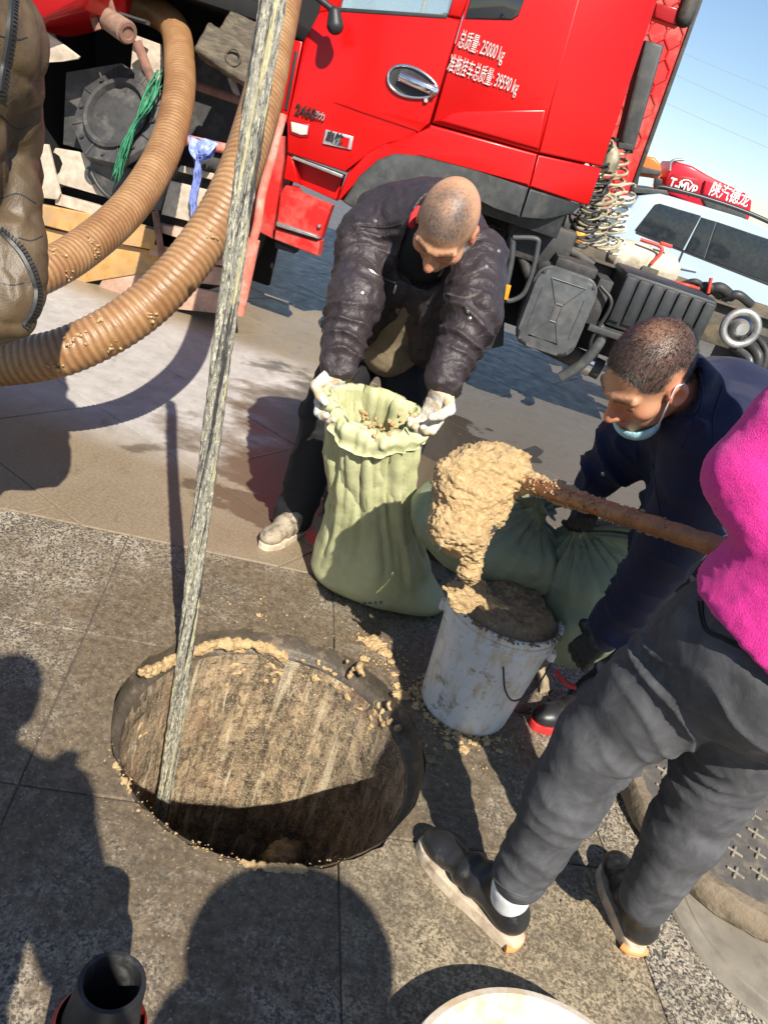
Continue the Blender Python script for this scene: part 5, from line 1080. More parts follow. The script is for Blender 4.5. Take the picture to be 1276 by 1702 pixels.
# ------------------------------------------------------------------ man in navy with a face mask, stooping over the tied sacks
pC = empty('person', (.95, 2.05, 0), 'person in a navy jacket with a blue mask under the chin, gripping a tied sack', 'person')
JC = dict(head=Head(atD(1078, 622, 1.66), (-.55, -.30, -.78), (-.55, -.52, .62)), neck=V(.60, 1.80, 1.085), chest=V(.76, 1.92, 1.0), pelvis=V(1.12, 2.12, .84),
          shL=V(.645, 1.70, 1.02), shR=V(.72, 2.09, 1.0), elL=atD(1128, 885, 1.80), elR=atD(1040, 745, 2.02), wrL=atD(1012, 1048, 1.98), wrR=atD(984, 800, 2.06),
          hipL=V(1.08, 2.02, .80), hipR=V(1.16, 2.20, .80), knL=V(.93, 1.98, .44), knR=V(1.08, 2.30, .42), anL=V(.80, 1.99, .10), anR=V(1.12, 2.36, .10))
bC = body(JC, pC, SKIN_C, hair='crop'); strands(*bC, 15000, .0075, 'hair_dark', 2, .0006)
HCd = JC['head']
# mask pulled below the chin, ear loop
S = Solid(HCd.c - .17, HCd.c + .17, .004); S.ell(HCd.w(.058, 0, -.104), (.052, .058, .034), HCd.M, .01); S.ell(HCd.w(.052, 0, -.085), (.050, .052, .034), HCd.M, .004, True); vs, fs = S.skin(); mk = qmesh('face_mask', vs, fs, MAT['mask_blue'], pC)
sgn = 1 if (HCd.s @ V(0, -1, 0)) > 0 else -1
tube('ear_loop', catmull([HCd.w(.046, sgn * .060, -.090), HCd.w(.034, sgn * .073, -.05), HCd.w(.016, sgn * .081, -.01), HCd.w(-.004, sgn * .086, .022), HCd.w(-.024, sgn * .084, .012)], 6), .0016, MAT['white_clean'], mk, 6)
def trC(S):
    S.cone(JC['pelvis'] + V(-.02, 0, .03), JC['pelvis'], .15, .16, .05)
    for q in 'LR': S.chain([JC['hip' + q], JC['kn' + q], JC['an' + q] + V(0, 0, -.03)], [.125, .10, .08], .03)
garment('trousers', V(.6, 1.7, .02), V(1.45, 2.6, 1.1), .009, trC, 'navy_cotton', pC, lambda v: folds(v, [JC['hipL'], JC['knL'], JC['anL']], .09, .007, 3, reach=.14))
def jackC(S):
    S.cone(V(.70, 1.88, 1.03), V(.86, 1.97, .97), .175, .205, .06); S.cone(V(.86, 1.97, .97), JC['pelvis'], .205, .19, .06)
    for q in 'LR': S.cone(JC['chest'], JC['sh' + q], .15, .095, .06); S.chain([JC['sh' + q], JC['el' + q], bipoint(JC['el' + q], JC['wr' + q], .95)], [.098, .080, .060], .03)
    cE = bipoint(JC['neck'], JC['head'].w(-.03, 0, -.06), .62); S.cone(JC['neck'] + V(.03, .02, -.02), cE, .105, .090, .03); S.cone(bipoint(JC['neck'], cE, .5), cE + (cE - JC['neck']) * 1.2, .066, .082, .012, sub=True)
    S.cone(V(.72, 1.84, .92), V(.70, 1.82, .76), .13, .10, .05)     # front of the coat hanging down
aCL = [JC['shL'], JC['elL'], JC['wrL']]; aCR = [JC['shR'], JC['elR'], JC['wrR']]
jC, vC = garment('jacket', V(.25, 1.35, .30), V(1.45, 2.5, 1.4), .0065, jackC, 'navy_cotton', pC, lambda v: folds(v, aCL, .075, .015, 21, 2.2, reach=.13) + folds(v, aCR, .07, .014, 22, 2.2, reach=.13) + .006 * fbm(v, 9, 3, 3))
for pts in ([(1160, 600), (1166, 660), (1150, 705), (1130, 745)], [(1085, 770), (1095, 850), (1110, 930)], [(1200, 640), (1185, 700), (1190, 760)]): seam('stitched_seam', vC, pts, .003, 'navy_cotton', jC)
button('cuff_button', vC, 1001, 788, .006, 'zip_metal', jC)
gC1 = hand('glove', JC['wrR'] + V(0, 0, -.01), norm(atD(968, 872, 2.08) - atD(984, 800, 2.06)), V(-.3, .85, .2), 'glove_knit', pC, .9, 1.02, 1, cuff=.06, coat='glove_coat')
gC2 = hand('glove', JC['wrL'] + V(-.005, 0, -.005), norm(atD(930, 1118, 2.10) - atD(1012, 1048, 1.98)), V(-.1, .3, -.9), 'glove_knit', pC, .55, 1.05, -1, cuff=.05, coat='glove_coat')
tube('glove_trim', catmull([atD(922, 1115, 2.075), atD(938, 1134, 2.075), atD(955, 1142, 2.085)], 6), .010, MAT['glove_red'], gC2, 8, .6)
cr1 = JC['wrR']; cdir = norm(atD(968, 872, 2.08) - atD(984, 800, 2.06)); ax_, s1_, w1_ = frame(cdir)
tube('glove_trim', [cr1 + cdir * .004 + .037 * (math.cos(a) * s1_ + math.sin(a) * w1_) for a in np.linspace(0, 6.284, 24)], .0035, MAT['glove_red'], gC1, 6)
shoe(pC, (.86, 2.02, 0), (.625, 1.885, 0), JC['anL'] + V(0, 0, .02), 'shoe_black', 'glove_red'); shoe(pC, (1.16, 2.42, 0), (.98, 2.24, 0), JC['anR'] + V(0, 0, .02), 'shoe_black', 'glove_red')

# ------------------------------------------------------------------ person in pink fleece and grey jeans
pD = empty('person', (.66, 1.2, 0), 'person in a pink fleece, grey jeans and black trainers holding the ladle shaft', 'person')
JD = dict(head=Head(V(.76, 1.17, 1.60), (-.35, .75, -.55), (-.2, .5, .84)), neck=V(.755, 1.14, 1.47), chest=V(.735, 1.13, 1.28), pelvis=V(.69, 1.11, .93),
          shL=V(.60, 1.17, 1.37), shR=V(.90, 1.10, 1.37), elL=atD(1252, 790, 1.16), elR=V(.98, 1.05, 1.13), wrL=V(.63, 1.05, 1.01), wrR=V(.88, 1.0, .95),
          hipL=atD(1205, 1075, 1.30), hipR=atD(1305, 1115, 1.34), knL=atD(992, 1232, 1.44), knR=atD(1178, 1312, 1.48), anL=atD(852, 1474, 1.615), anR=atD(1072, 1492, 1.62))
bD = body(JD, pD, SKIN_C, h=.008, hair='long')
S = Solid(JD['head'].c - .2, JD['head'].c + .2, .007); S.ell(JD['head'].w(-.02, 0, .04), (.112, .092, .098), JD['head'].M); S.ell(JD['head'].w(-.07, 0, -.06), (.07, .085, .11), JD['head'].M, .03); vs, fs = S.skin(); qmesh('hair', vs, fs, MAT['hair_dark'], bD[0])
legL = [JD['hipL'], JD['knL'], JD['anL']]; legR = [JD['hipR'], JD['knR'], JD['anR']]
def jeans(S):
    S.cone(V(.69, 1.10, .97), V(.68, 1.10, .88), .135, .15, .05); S.ell(JD['hipL'] + V(.03, -.03, .0), V(.13, .14, .13), k=.06); S.ell(JD['hipR'] + V(0, -.03, 0), V(.13, .14, .13), k=.06)
    S.chain([JD['hipL'], bipoint(JD['hipL'], JD['knL'], .5), JD['knL'], bipoint(JD['knL'], JD['anL'], .35), bipoint(JD['anL'], JD['knL'], .09)], [.116, .098, .076, .074, .057], .03)
    S.chain([JD['hipR'], bipoint(JD['hipR'], JD['knR'], .5), JD['knR'], bipoint(JD['knR'], JD['anR'], .35), JD['anR']], [.116, .096, .075, .072, .055], .03)
def dD(v):
    S1, d1 = limbco(v, legL); S2, d2 = limbco(v, legR); kL = np.linalg.norm(JD['knL'] - JD['hipL']); bunch = lambda s, k_: .25 + .6 * np.exp(-((s - .08) / .09) ** 2) + .75 * np.exp(-((s - k_) / .08) ** 2) + .9 * sst(.66, .80, s)
    return folds(v, legL, .058, .0105, 31, 3.5, 1.6, .15) * bunch(S1, kL) * (d1 < d2) + folds(v, legR, .058, .0105, 32, 3.5, 1.6, .15) * bunch(S2, kL) * (d2 <= d1) + .0025 * fbm(v, 16, 3, 1)
jD, vD = garment('jeans', V(.3, .8, .05), V(1.05, 1.55, 1.12), .0055, jeans, 'denim_grey', pD, dD)
for k in (0, 1): seam('pocket_stitch', vD, [(1160 + 6 * k, 1000), (1163 + 5 * k, 1024), (1172 + 4 * k, 1048 - 2 * k), (1200, 1062 - 4 * k), (1234, 1076 - 6 * k), (1262, 1050)], .0022, 'trouser_black', jD, off=.0005)
seam('side_seam', vD, [(985, 1060), (920, 1170), (880, 1290)], .0028, 'denim_grey', jD); seam('hem_seam', vD, [(808, 1440), (830, 1470), (870, 1490), (905, 1480)], .003, 'denim_grey', jD)
aDL = [JD['shL'], JD['elL'], JD['wrL']]; aDR = [JD['shR'], JD['elR'], JD['wrR']]
def fleece(S):
    S.cone(V(.735, 1.13, 1.33), V(.71, 1.12, 1.12), .155, .165, .06); S.cone(V(.71, 1.12, 1.12), V(.675, 1.11, .945), .165, .172, .06); S.cone(JD['neck'], JD['chest'], .08, .12, .05)
    for q in 'LR': S.cone(JD['chest'] + V(0, 0, .06), JD['sh' + q], .11, .085, .05); S.chain([JD['sh' + q], JD['el' + q], bipoint(JD['el' + q], JD['wr' + q], .97)], [.086, .074, .052], .006)
    S.halfspace(V(.60, 1.1, .938), norm(V(-.24, .10, -1)))
fD, vfD = garment('fleece', V(.35, .8, .85), V(1.15, 1.4, 1.6), .0065, fleece, 'fleece_pink', pD, lambda v: folds(v, aDL, .09, .008, 41, 2, reach=.13) + .008 * fbm(v * V(1, 1, 1.3), 7, 2, 2) + .0012 * fbm(v, 90, 2, 3))
hand('hand', JD['wrL'], norm(V(.25, .1, -.6)), V(-.3, .3, .5), 'skin', bD[0], 1.0, .9, 1, cuff=.03); hand('hand', JD['wrR'], norm(V(-.3, .1, -.6)), V(.3, .3, .5), 'skin', bD[0], 1.0, .9, -1, cuff=.03)
for o_ in list(bD[0].children):
    if o_.name.startswith('hand'):
        a = o_.data.attributes.new('tint', 'FLOAT_COLOR', 'POINT'); a.data.foreach_set('color', np.tile(np.r_[SKIN_C, 1], len(o_.data.vertices)).astype(np.float32))
tL = atZ(698, 1402, .0); hL = atZ(858, 1578, .0); tR = atZ(1008, 1440, 0); hR = atZ(1052, 1590, 0)
sL = shoe(pD, hL, tL, JD['anL'], 'shoe_black', 'sole_cream', .047, solh=.030); sR = shoe(pD, hR, tR, JD['anR'], 'shoe_black', 'sole_cream', .046, solh=.030)
for so, hh, tt_ in ((sL, hL, tL), (sR, hR, tR)):
    d = norm(tt_ - hh); s_ = np.cross(d, V(0, 0, 1)); tube('sole_heel', [hh + d * .004 + s_ * .030 * math.sin(a) - d * (.014 * math.cos(a) - .014) + V(0, 0, .010) for a in np.linspace(-1.3, 1.3, 9)], .009, MAT['sole_orange'], so, 8)
    for k in range(3): tube('upper_stitch', [hh + d * (.15 + .025 * k) + s_ * q_ * .036 + V(0, 0, .068 + .022 * (1 - abs(q_)) - .006 * k) for q_ in np.linspace(-1, 1, 9)], .0026, MAT['shoe_black'], so, 6)
S = Solid(JD['anL'] - .12, JD['anL'] + .12, .005); S.cone(JD['anL'] + V(0, .0, .0), bipoint(JD['anL'], hL + V(0, 0, .08), .55) + norm(tL - hL) * .035, .044, .042, .01); vs, fs = S.skin(); qmesh('sock', vs, fs, MAT['sock_white'], pD)

# ------------------------------------------------------------------ man at the left edge in a brown quilted jacket
pA = empty('person', (-1.12, 1.5, 0), 'person in a brown quilted jacket with a black zip at the left edge', 'person')
def ed(x, y, D=1.62): return atD(x, y, D)
JA = dict(head=Head(V(-1.10, 1.62, 1.60), (.3, .7, -.6), (.1, .5, .8)), neck=V(-1.10, 1.55, 1.47), chest=V(-1.08, 1.52, 1.28), pelvis=V(-1.13, 1.46, .90), shL=V(-1.28, 1.5, 1.37), shR=V(-.99, 1.58, 1.36), elL=V(-1.42, 1.6, 1.13), elR=V(-1.05, 1.72, 1.1), wrL=V(-1.42, 1.82, 1.05), wrR=V(-1.22, 1.93, 1.02),
          hipL=V(-1.22, 1.45, .85), hipR=V(-1.06, 1.45, .85), knL=V(-1.26, 1.48, .46), knR=V(-1.12, 1.5, .46), anL=V(-1.27, 1.42, .1), anR=V(-1.14, 1.45, .1))
bA = body(JA, pA, SKIN_C, h=.009, hair='x'); 
garment('trousers', V(-1.5, 1.2, .02), V(-.85, 1.75, 1.1), .01, lambda S: (S.cone(V(-1.13, 1.46, .95), JA['pelvis'], .13, .14, .05), S.chain([JA['hipL'], JA['knL'], JA['anL']], [.11, .085, .07], .03), S.chain([JA['hipR'], JA['knR'], JA['anR']], [.10, .085, .07], .03)), 'trouser_black', pA)
cont = [(8, -70), (12, 30), (9, 110), (18, 165), (20, 215), (17, 250), (27, 320), (36, 395), (38, 455), (32, 490), (22, 522)]
def quilt(S):
    S.cone(V(-1.08, 1.50, 1.38), V(-1.10, 1.48, 1.15), .15, .165, .06); S.cone(V(-1.10, 1.48, 1.15), V(-1.12, 1.46, .88), .165, .175, .06)
    for i in range(len(cont) - 1): S.cone(ed(*cont[i]), ed(*cont[i + 1]), .038, .038, .03); S.cone(ed(cont[i][0] - 60, cont[i][1]), ed(cont[i + 1][0] - 60, cont[i + 1][1]), .07, .07, .05)
    S.cone(ed(28, 522), ed(34, 548), .030, .010, .01); S.cone(ed(10, 500), ed(-40, 500), .05, .08, .03)
    for q in 'LR': S.cone(JA['chest'], JA['sh' + q], .13, .09, .05); S.chain([JA['sh' + q], JA['el' + q], JA['wr' + q]], [.09, .08, .055], .03)
qA, vA = garment('jacket', V(-1.65, 1.2, .72), V(-.62, 2.05, 1.6), .0065, quilt, 'quilt_brown', pA, lambda v: .007 * np.abs(np.sin(v[:, 2] * 34 + v[:, 0] * 9 + 1.4 * fbm(v, 5, 2, 1))) ** .4 - .004 + .0075 * (1 - np.abs(fbm(v * V(2.2, 2.2, .8), 9, 2, 2)) * 1.6))
for pts in ([(0, 60), (30, 66), (46, 62)], [(0, 190), (28, 214), (50, 208)], [(2, 330), (30, 322), (60, 338)], [(30, 395), (52, 400), (72, 392)], [(0, 470), (22, 474), (50, 468)]): seam('quilt_seam', vA, pts, .0022, 'zip_black', qA, -.0012)
teeth('zip', vA, [(26, -20), (20, 60), (10, 120), (2, 165)], 'zip_black', qA, .0075, .013); teeth('zip', vA, [(2, 382), (34, 410), (56, 448), (66, 486), (60, 518), (42, 545)], 'zip_black', qA, .0075, .013)
seam('zip_tape', vA, [(22, -20), (15, 60), (5, 120), (1, 150)], .007, 'zip_black', qA, -.002); seam('zip_tape', vA, [(2, 386), (30, 414), (51, 450), (61, 486), (55, 516), (40, 540)], .007, 'zip_black', qA, -.002)
hand('glove', JA['wrL'], V(.2, .9, -.3), V(.6, 0, -.7), 'glove_knit', pA, .9, 1.0, 1, h=.005); hand('glove', JA['wrR'], V(-.4, .8, -.3), V(-.6, 0, -.7), 'glove_knit', pA, .9, 1.0, -1, h=.005); shoe(pA, (-1.28, 1.36, 0), (-1.30, 1.63, 0), JA['anL'], 'shoe_black', 'glove_coat', h=.007); shoe(pA, (-1.15, 1.38, 0), (-1.13, 1.65, 0), JA['anR'], 'shoe_black', 'glove_coat', h=.007)

# ------------------------------------------------------------------ the photographer and a bystander: only their shadows reach the picture
def stander(x, y, hgt, label, mat, arms, face=(0, 1, -.2)):
    k = hgt / 1.7; e = empty('person', (x, y, 0), label, 'person'); b = V(x, y, 0); J = dict(head=Head(b + V(0, .03, 1.58 * k), face, (0, .2, 1)), neck=b + V(0, 0, 1.44 * k), chest=b + V(0, 0, 1.24 * k), pelvis=b + V(0, 0, .92 * k), shL=b + V(-.18, 0, 1.37 * k), shR=b + V(.18, 0, 1.37 * k), hipL=b + V(-.09, 0, .88 * k), hipR=b + V(.09, 0, .88 * k), knL=b + V(-.10, .02, .47 * k), knR=b + V(.10, .02, .47 * k), anL=b + V(-.11, 0, .1), anR=b + V(.11, 0, .1), **arms)
    bo = body(J, e, SKIN_C, h=.01, hair='x')
    def jk(S):
        S.cone(b + V(0, 0, 1.32 * k), b + V(0, 0, 1.05 * k), .15, .16, .06, (0, 1, 0), .75); S.cone(b + V(0, 0, 1.05 * k), b + V(0, 0, .84 * k), .16, .17, .06, (0, 1, 0), .75)
        for q in 'LR': S.cone(J['chest'] + V(0, 0, .08), J['sh' + q], .10, .08, .05); S.chain([J['sh' + q], J['el' + q], J['wr' + q]], [.08, .068, .05], .03)
    garment('jacket', b + V(-.5, -.35, .6), b + V(.5, .35, 1.6 * k), .011, jk, mat, e); garment('trousers', b + V(-.3, -.25, .03), b + V(.3, .25, 1.1), .011, lambda S: (S.cone(J['pelvis'] + V(0, 0, .05), J['pelvis'], .13, .14, .05), S.chain([J['hipL'], J['knL'], J['anL']], [.10, .08, .065], .03), S.chain([J['hipR'], J['knR'], J['anR']], [.10, .08, .065], .03)), 'trouser_black', e)
    for q in (-.11, .11): shoe(e, b + V(q, -.07, 0), b + V(q * 1.1, .20, 0), b + V(q, 0, .12), 'shoe_black', 'glove_coat', h=.008)
    for q, sd_ in (('L', 1), ('R', -1)): hand('glove', J['wr' + q], V(0, .35, -.8) if arms['wrL'][2] < 1.2 else V(0, .1, .9), V(-sd_, .2, 0), 'glove_knit', e, .6, 1.0, sd_, h=.006)
    return e
stander(-.15, -.27, 1.76, 'person taking the photograph, seen only as the large shadow at the left', 'knit_black', dict(elL=V(-.42, -.24, 1.14), elR=V(.12, -.24, 1.14), wrL=V(-.26, -.14, 1.26), wrR=V(-.04, -.14, 1.26)))
hatp = stander(.575, -.36, 1.42, 'bystander behind the camera, seen only as the shadow below the manhole', 'navy_cotton', dict(elL=V(.29, -.36, .98), elR=V(.86, -.36, .98), wrL=V(.37, -.24, .80), wrR=V(.78, -.24, .80)))
lathe('shadow_hat', [(0, .12), (.07, .115), (.10, .08), (.11, .02), (.205, -.01), (.208, -.016), (.10, .0)], (.575, -.33, 1.345), MAT['vest_beige'], hatp, 40)  # unseen hat, added to widen the bystander's shadow into a dome
# ================================================================== sacks
def woven(name, c, hi, stain=None):
    t = NT(name); w1 = t.node('ShaderNodeTexWave'); w1.wave_type = 'BANDS'; w1.bands_direction = 'X'; w1.inputs['Scale'].default_value = 95; w1.inputs['Distortion'].default_value = .6; t.lk(t.pos(), w1.inputs['Vector'])
    w2 = t.node('ShaderNodeTexWave'); w2.wave_type = 'BANDS'; w2.bands_direction = 'Z'; w2.inputs['Scale'].default_value = 95; w2.inputs['Distortion'].default_value = .6; t.lk(t.pos(), w2.inputs['Vector'])
    n1 = t.noise(9, 5, .65); cr = t.noise(30, 4, .6, dist=.7)
    col = t.mix(t.ramp(n1, .3, .7), c, hi); wv = t.math('MULTIPLY', w1.outputs['Fac'], w2.outputs['Fac']); col = t.mix(t.math('MULTIPLY', wv, .22), col, tuple(min(1, x * 1.5) for x in hi))
    col = t.mix(t.math('MULTIPLY', t.ramp(t.noise(26, 6, .7), .60, .74), .5), col, stain or (.45, .36, .2))
    return t.done(col, .48, 0, t.bump(wv, .25, .0015, t.bump(cr, .4, .006)), spec=.45)
woven('sack_light', (.375, .385, .195), (.525, .525, .305)); woven('sack_dark', (.15, .185, .12), (.235, .27, .18), (.2, .19, .13)); plain('ink', (.03, .04, .08), .7, bump=0)
# open sack: rings from the ground up; wide sagging foot, narrower mouth gathered by two hands
gl, gr = JB['wrL'] + V(.015, -.05, -.10), JB['wrR'] + V(-.015, -.05, -.10)
mouth = (gl + gr) / 2; mx = gr - gl; mw = np.linalg.norm(mx[:2]) / 2; md_ = norm(V(mx[0], mx[1], 0)); mt = V(-md_[1], md_[0], 0)
base = V(.022, 2.36, 0); NR, NS = 46, 120
pS = empty('woven_sack', tuple(base), 'light green woven sack standing open, its mouth held by the white gloves', 'sack')
def sack_ring(t_, k, inner=0.0):
    a = 2 * math.pi * k / NS; ca_, sa2 = math.cos(a), math.sin(a)
    hz = np.interp(t_, [0, .05, .12, 1], [.0, .012, .05, mouth[2] + .015])
    cx = base + (V(mouth[0], mouth[1], 0) - base) * sst(.08, 1.0, t_); hw = np.interp(t_, [0, .04, .10, .2, .32, .5, .7, .88, 1], [.15, .190, .212, .206, .180, .146, .130, .135, mw + .012]); hd = np.interp(t_, [0, .05, .12, .2, .4, .7, .88, 1], [.11, .145, .165, .160, .120, .080, .066, .060])
    n_ = np.interp(t_, [0, .2, 1], [2.6, 2.4, 2.0]); x = abs(ca_) ** (2 / n_) * (1 if ca_ > 0 else -1) * hw; y = abs(sa2) ** (2 / n_) * (1 if sa2 > 0 else -1) * hd
    # pulled corner at the right foot
    if ca_ > .55 and t_ < .22: x += .085 * (ca_ - .55) / .45 * sst(.24, .08, t_) * (1 - .2 * t_); 
    # long folds hanging from the hands
    fo = sst(.10, .45, t_) * (1 - .25 * t_); wr = fo * (.0075 * math.sin(9 * a + 2.2 * math.sin(3 * t_)) + .006 * math.sin(17 * a + 4 * t_) + .004 * math.sin(29 * a - 5 * t_))
    rr = math.hypot(x, y) + 1e-9; x += x / rr * (wr - inner); y += y / rr * (wr - inner)
    if t_ > .82: hz += -.055 * sst(.82, 1, t_) * max(0, -sa2) ** 1.5 + .03 * sst(.82, 1, t_) * max(0, sa2)
    return cx + md_ * x + mt * y + V(0, 0, hz)
vs = []; fs = []
for i in range(NR + 1):
    for k in range(NS): vs.append(sack_ring(i / NR, k))
IN = 26
for j in range(IN + 1):
    tt = 1 - (j / IN) * .62
    for k in range(NS): p = sack_ring(tt, k, .010 if j else .0); p[2] += .006 * (j == 0); vs.append(p)
tot = NR + 1 + IN + 1
for i in range(tot - 1):
    for k in range(NS): a = i * NS + k; b = i * NS + (k + 1) % NS; fs.append((a, b, b + NS, a + NS))
fs.append(tuple(range(NS))[::-1])
vs = np.array(vs); F4 = np.array([f for f in fs if len(f) == 4]); N = vnormals(vs, F4)
dn = .016 * fbm(vs * V(1.2, 1.2, .8) + vs[:, [2, 2, 2]] * V(.5, 0, 0), 6.5, 3, 1) * sst(.02, .2, vs[:, 2]) + .004 * (1 - np.abs(fbm(vs * V(1.3, 1.3, .5), 22, 2, 3))) * sst(.1, .3, vs[:, 2]); vs = vs + N * dn[:, None]; vs[:, 2] = np.maximum(vs[:, 2], .001)
bag = mesh('bag', vs, fs, MAT['sack_light'], pS)
bvS = BVHTree.FromPolygons([Vector(v) for v in vs], [tuple(map(int, f)) for f in F4])
# rolled down lip at the front of the mouth
LN, LH = NS * 2, 10; lv = []; lf = []
for side_ in (0, 1):
    for j in range(LH):
        q = j / (LH - 1)
        for k in range(LN):
            a = 2 * math.pi * k / LN; p = sack_ring(1.0, k / 2.0); out = norm(md_ * math.cos(a) + mt * math.sin(a)); fr_ = max(0, -math.sin(a))
            wd = (.030 + .040 * fr_ ** .7 + .012 * math.sin(3 * a + 1)) * q; bulge = .010 * math.sin(math.pi * min(1, q * 1.3)) + .004 + .010 * q * fr_
            lv.append(p + out * (bulge + .004 * math.sin(9 * a + 3 * q) * q + side_ * .003) + V(0, 0, .004 * math.sin(math.pi * q) - wd))
for side_ in (0, 1):
    for j in range(LH - 1):
        for k in range(LN):
            a = side_ * LH * LN + j * LN + k; b = side_ * LH * LN + j * LN + (k + 1) % LN; f = (a, b, b + LN, a + LN); lf.append(f if side_ else f[::-1])
for j in (0, LH - 1):
    for k in range(LN): a = j * LN + k; b = j * LN + (k + 1) % LN; lf.append((a, b, b + LH * LN, a + LH * LN))
lv = np.array(lv); lv = lv + (.005 * fbm(lv, 22, 3, 9))[:, None] * V(1, 1, .5); o = mesh('folded_lip', lv, lf, MAT['sack_light'], pS)
# sludge clinging inside the mouth, pen marks at the foot
inn = [hitpx(bvS, x, y, .002)[0] for x, y in ((612, 700), (622, 712), (636, 722), (640, 705), (604, 692), (650, 712), (672, 700))]; inn = [p for p in inn if p is not None]
if inn:
    S = Solid(np.min(inn, 0) - .06, np.max(inn, 0) + .06, .0035); rg = np.random.default_rng(4)
    for p in inn:
        for _ in range(6): S.ell(p + rg.normal(size=3) * V(.014, .004, .014), rg.uniform(.004, .010, 3), k=.006)
    a, b = S.skin(); Nn = vnormals(a, b); qmesh('sludge_smear', a + Nn * (.002 * fbm(a, 90, 2, 1))[:, None], b, MAT['sludge'], pS)['kind'] = 'stuff'
for k, ch in enumerate('ZHS80K'):
    h_, n_ = hitpx(bvS, 588 + 9.0 * k, 1003 - 0.4 * k, .0015)
    if h_ is not None: n3 = Vector(n_); xx = Vector((1, 0, 0)) - n3 * n3.x; text_mesh('pen_mark', ch, h_, xx, n3.cross(xx), .020, MAT['ink'], bag, .9, .0006)
# the sludge inside
S = Solid((base * .72 + mouth * .28) * V(1, 1, 0) + V(-.2, -.2, .15), (base * .72 + mouth * .28) * V(1, 1, 0) + V(.2, .2, .4), .008); S.ell((base * .72 + mouth * .28) * V(1, 1, 0) + V(0, 0, .26), (.12, .075, .04), k=0); a, b = S.skin(); a = a + vnormals(a, b) * (.01 * fbm(a, 30, 3, 2))[:, None]; qmesh('sludge_fill', a, b, MAT['sludge_brown'], pS)

def tied_sack(c, r, M, knot, tuft, seed, label, h=.006, mat='sack_dark', tuftlen=.10):
    """a full sack with its neck drawn together: pleats run out from the knot"""
    c = np.asarray(c, float); kn = np.asarray(knot, float); e = empty('tied_sack', (c[0], c[1], 0), label, 'sack', 'tied green sacks behind the bucket'); R_ = max(r) + .2
    S = Solid(c - R_, c + R_, h); S.ell(c, r, M, 0); ax = norm(kn - c); S.cone(c + (kn - c) * .55, kn, min(r) * .72, .030, .05); S.halfspace((0, 0, .003), (0, 0, -1))
    vs, fs = S.skin(); vs = relax(vs, fs, 1); N = vnormals(vs, fs); d = vs - kn; L = np.linalg.norm(d, axis=1); a_, s_, w_ = frame(c - kn); ang = np.arctan2(d @ w_, d @ s_)
    pl = np.sin(ang * 15 + 2 * fbm(vs, 6, 2, seed)) + .6 * np.sin(ang * 26 + 1.7 * seed); vs = vs + N * (.008 * pl * np.exp(-(L / .13) ** 2) * sst(.01, .05, L) + .010 * fbm(vs, 7, 3, seed) + .0035 * (1 - np.abs(fbm(vs, 17, 2, seed + 1))))[:, None]; vs[:, 2] = np.maximum(vs[:, 2], .001)
    qmesh('bag', vs, fs, MAT[mat], e)
    # gathered neck: tuft of loose cloth flaring from the tie
    td = norm(np.asarray(tuft, float)); _, s2, w2 = frame(td); V2 = []; F2 = []; n1, n2 = 60, 12
    for i in range(n2):
        t_ = i / (n2 - 1); rr = .022 + .055 * t_ ** 1.2
        for k in range(n1):
            a = 2 * math.pi * k / n1; q = rr * (1 + .38 * math.sin(5 * a + seed) * t_ + .2 * math.sin(11 * a + 2 * seed)); V2.append(kn + td * (tuftlen * t_ * (1 + .25 * math.sin(3 * a + seed))) + q * (math.cos(a) * s2 + .55 * math.sin(a) * w2) + V(0, 0, -.03 * t_ * t_))
    for i in range(n2 - 1):
        for k in range(n1): a = i * n1 + k; b = i * n1 + (k + 1) % n1; F2.append((a, b, b + n1, a + n1))
    o = mesh('gathered_neck', V2, F2, MAT[mat], e); md = o.modifiers.new('thick', 'SOLIDIFY'); md.thickness = .003
    tube('tie', [kn + .027 * (math.cos(a) * s2 + .8 * math.sin(a) * w2) + td * .004 * math.sin(3 * a) for a in np.linspace(0, 6.284, 26)], .006, MAT['sack_light'], e, 8)
    return e
k1 = atD(888, 850, 2.16); tied_sack(atD(815, 893, 2.28) + V(0, 0, .0), V(.255, .17, .135), np.stack([norm(V(1, -.1, -.12)), norm(V(.1, 1, 0)), norm(V(.12, 0, 1))], 1), k1, V(-.05, -.3, 1), 1, 'dark green tied sack behind the ladle scoop, the upper of the pile, its knot uppermost', tuftlen=.085)
k2 = atD(962, 882, 2.16); tied_sack(atD(962, 995, 2.26) + V(.02, .06, -.02), V(.165, .18, .24), np.stack([norm(V(1, .1, .1)), norm(V(-.1, 1, 0)), norm(V(-.1, 0, 1))], 1), k2, V(.8, .1, .35), 4, 'big dark green tied sack gripped by the black glove, against the white bucket', tuftlen=.20)
c3 = atZ(760, 905, .10); tied_sack(c3 + V(-.0, .15, .02), V(.24, .16, .13), np.eye(3), c3 + V(.27, .2, .06), V(1, .1, .2), 7, 'dark green sack lying on the ground between the open sack and the bucket'); 
S3 = atZ(1162, 1205, .10); tied_sack(S3 + V(.06, .10, .0), V(.16, .13, .12), np.eye(3), S3 + V(.2, .2, .08), V(1, .2, .2), 9, 'light green sack corner seen between the two jeans legs', mat='sack_light')

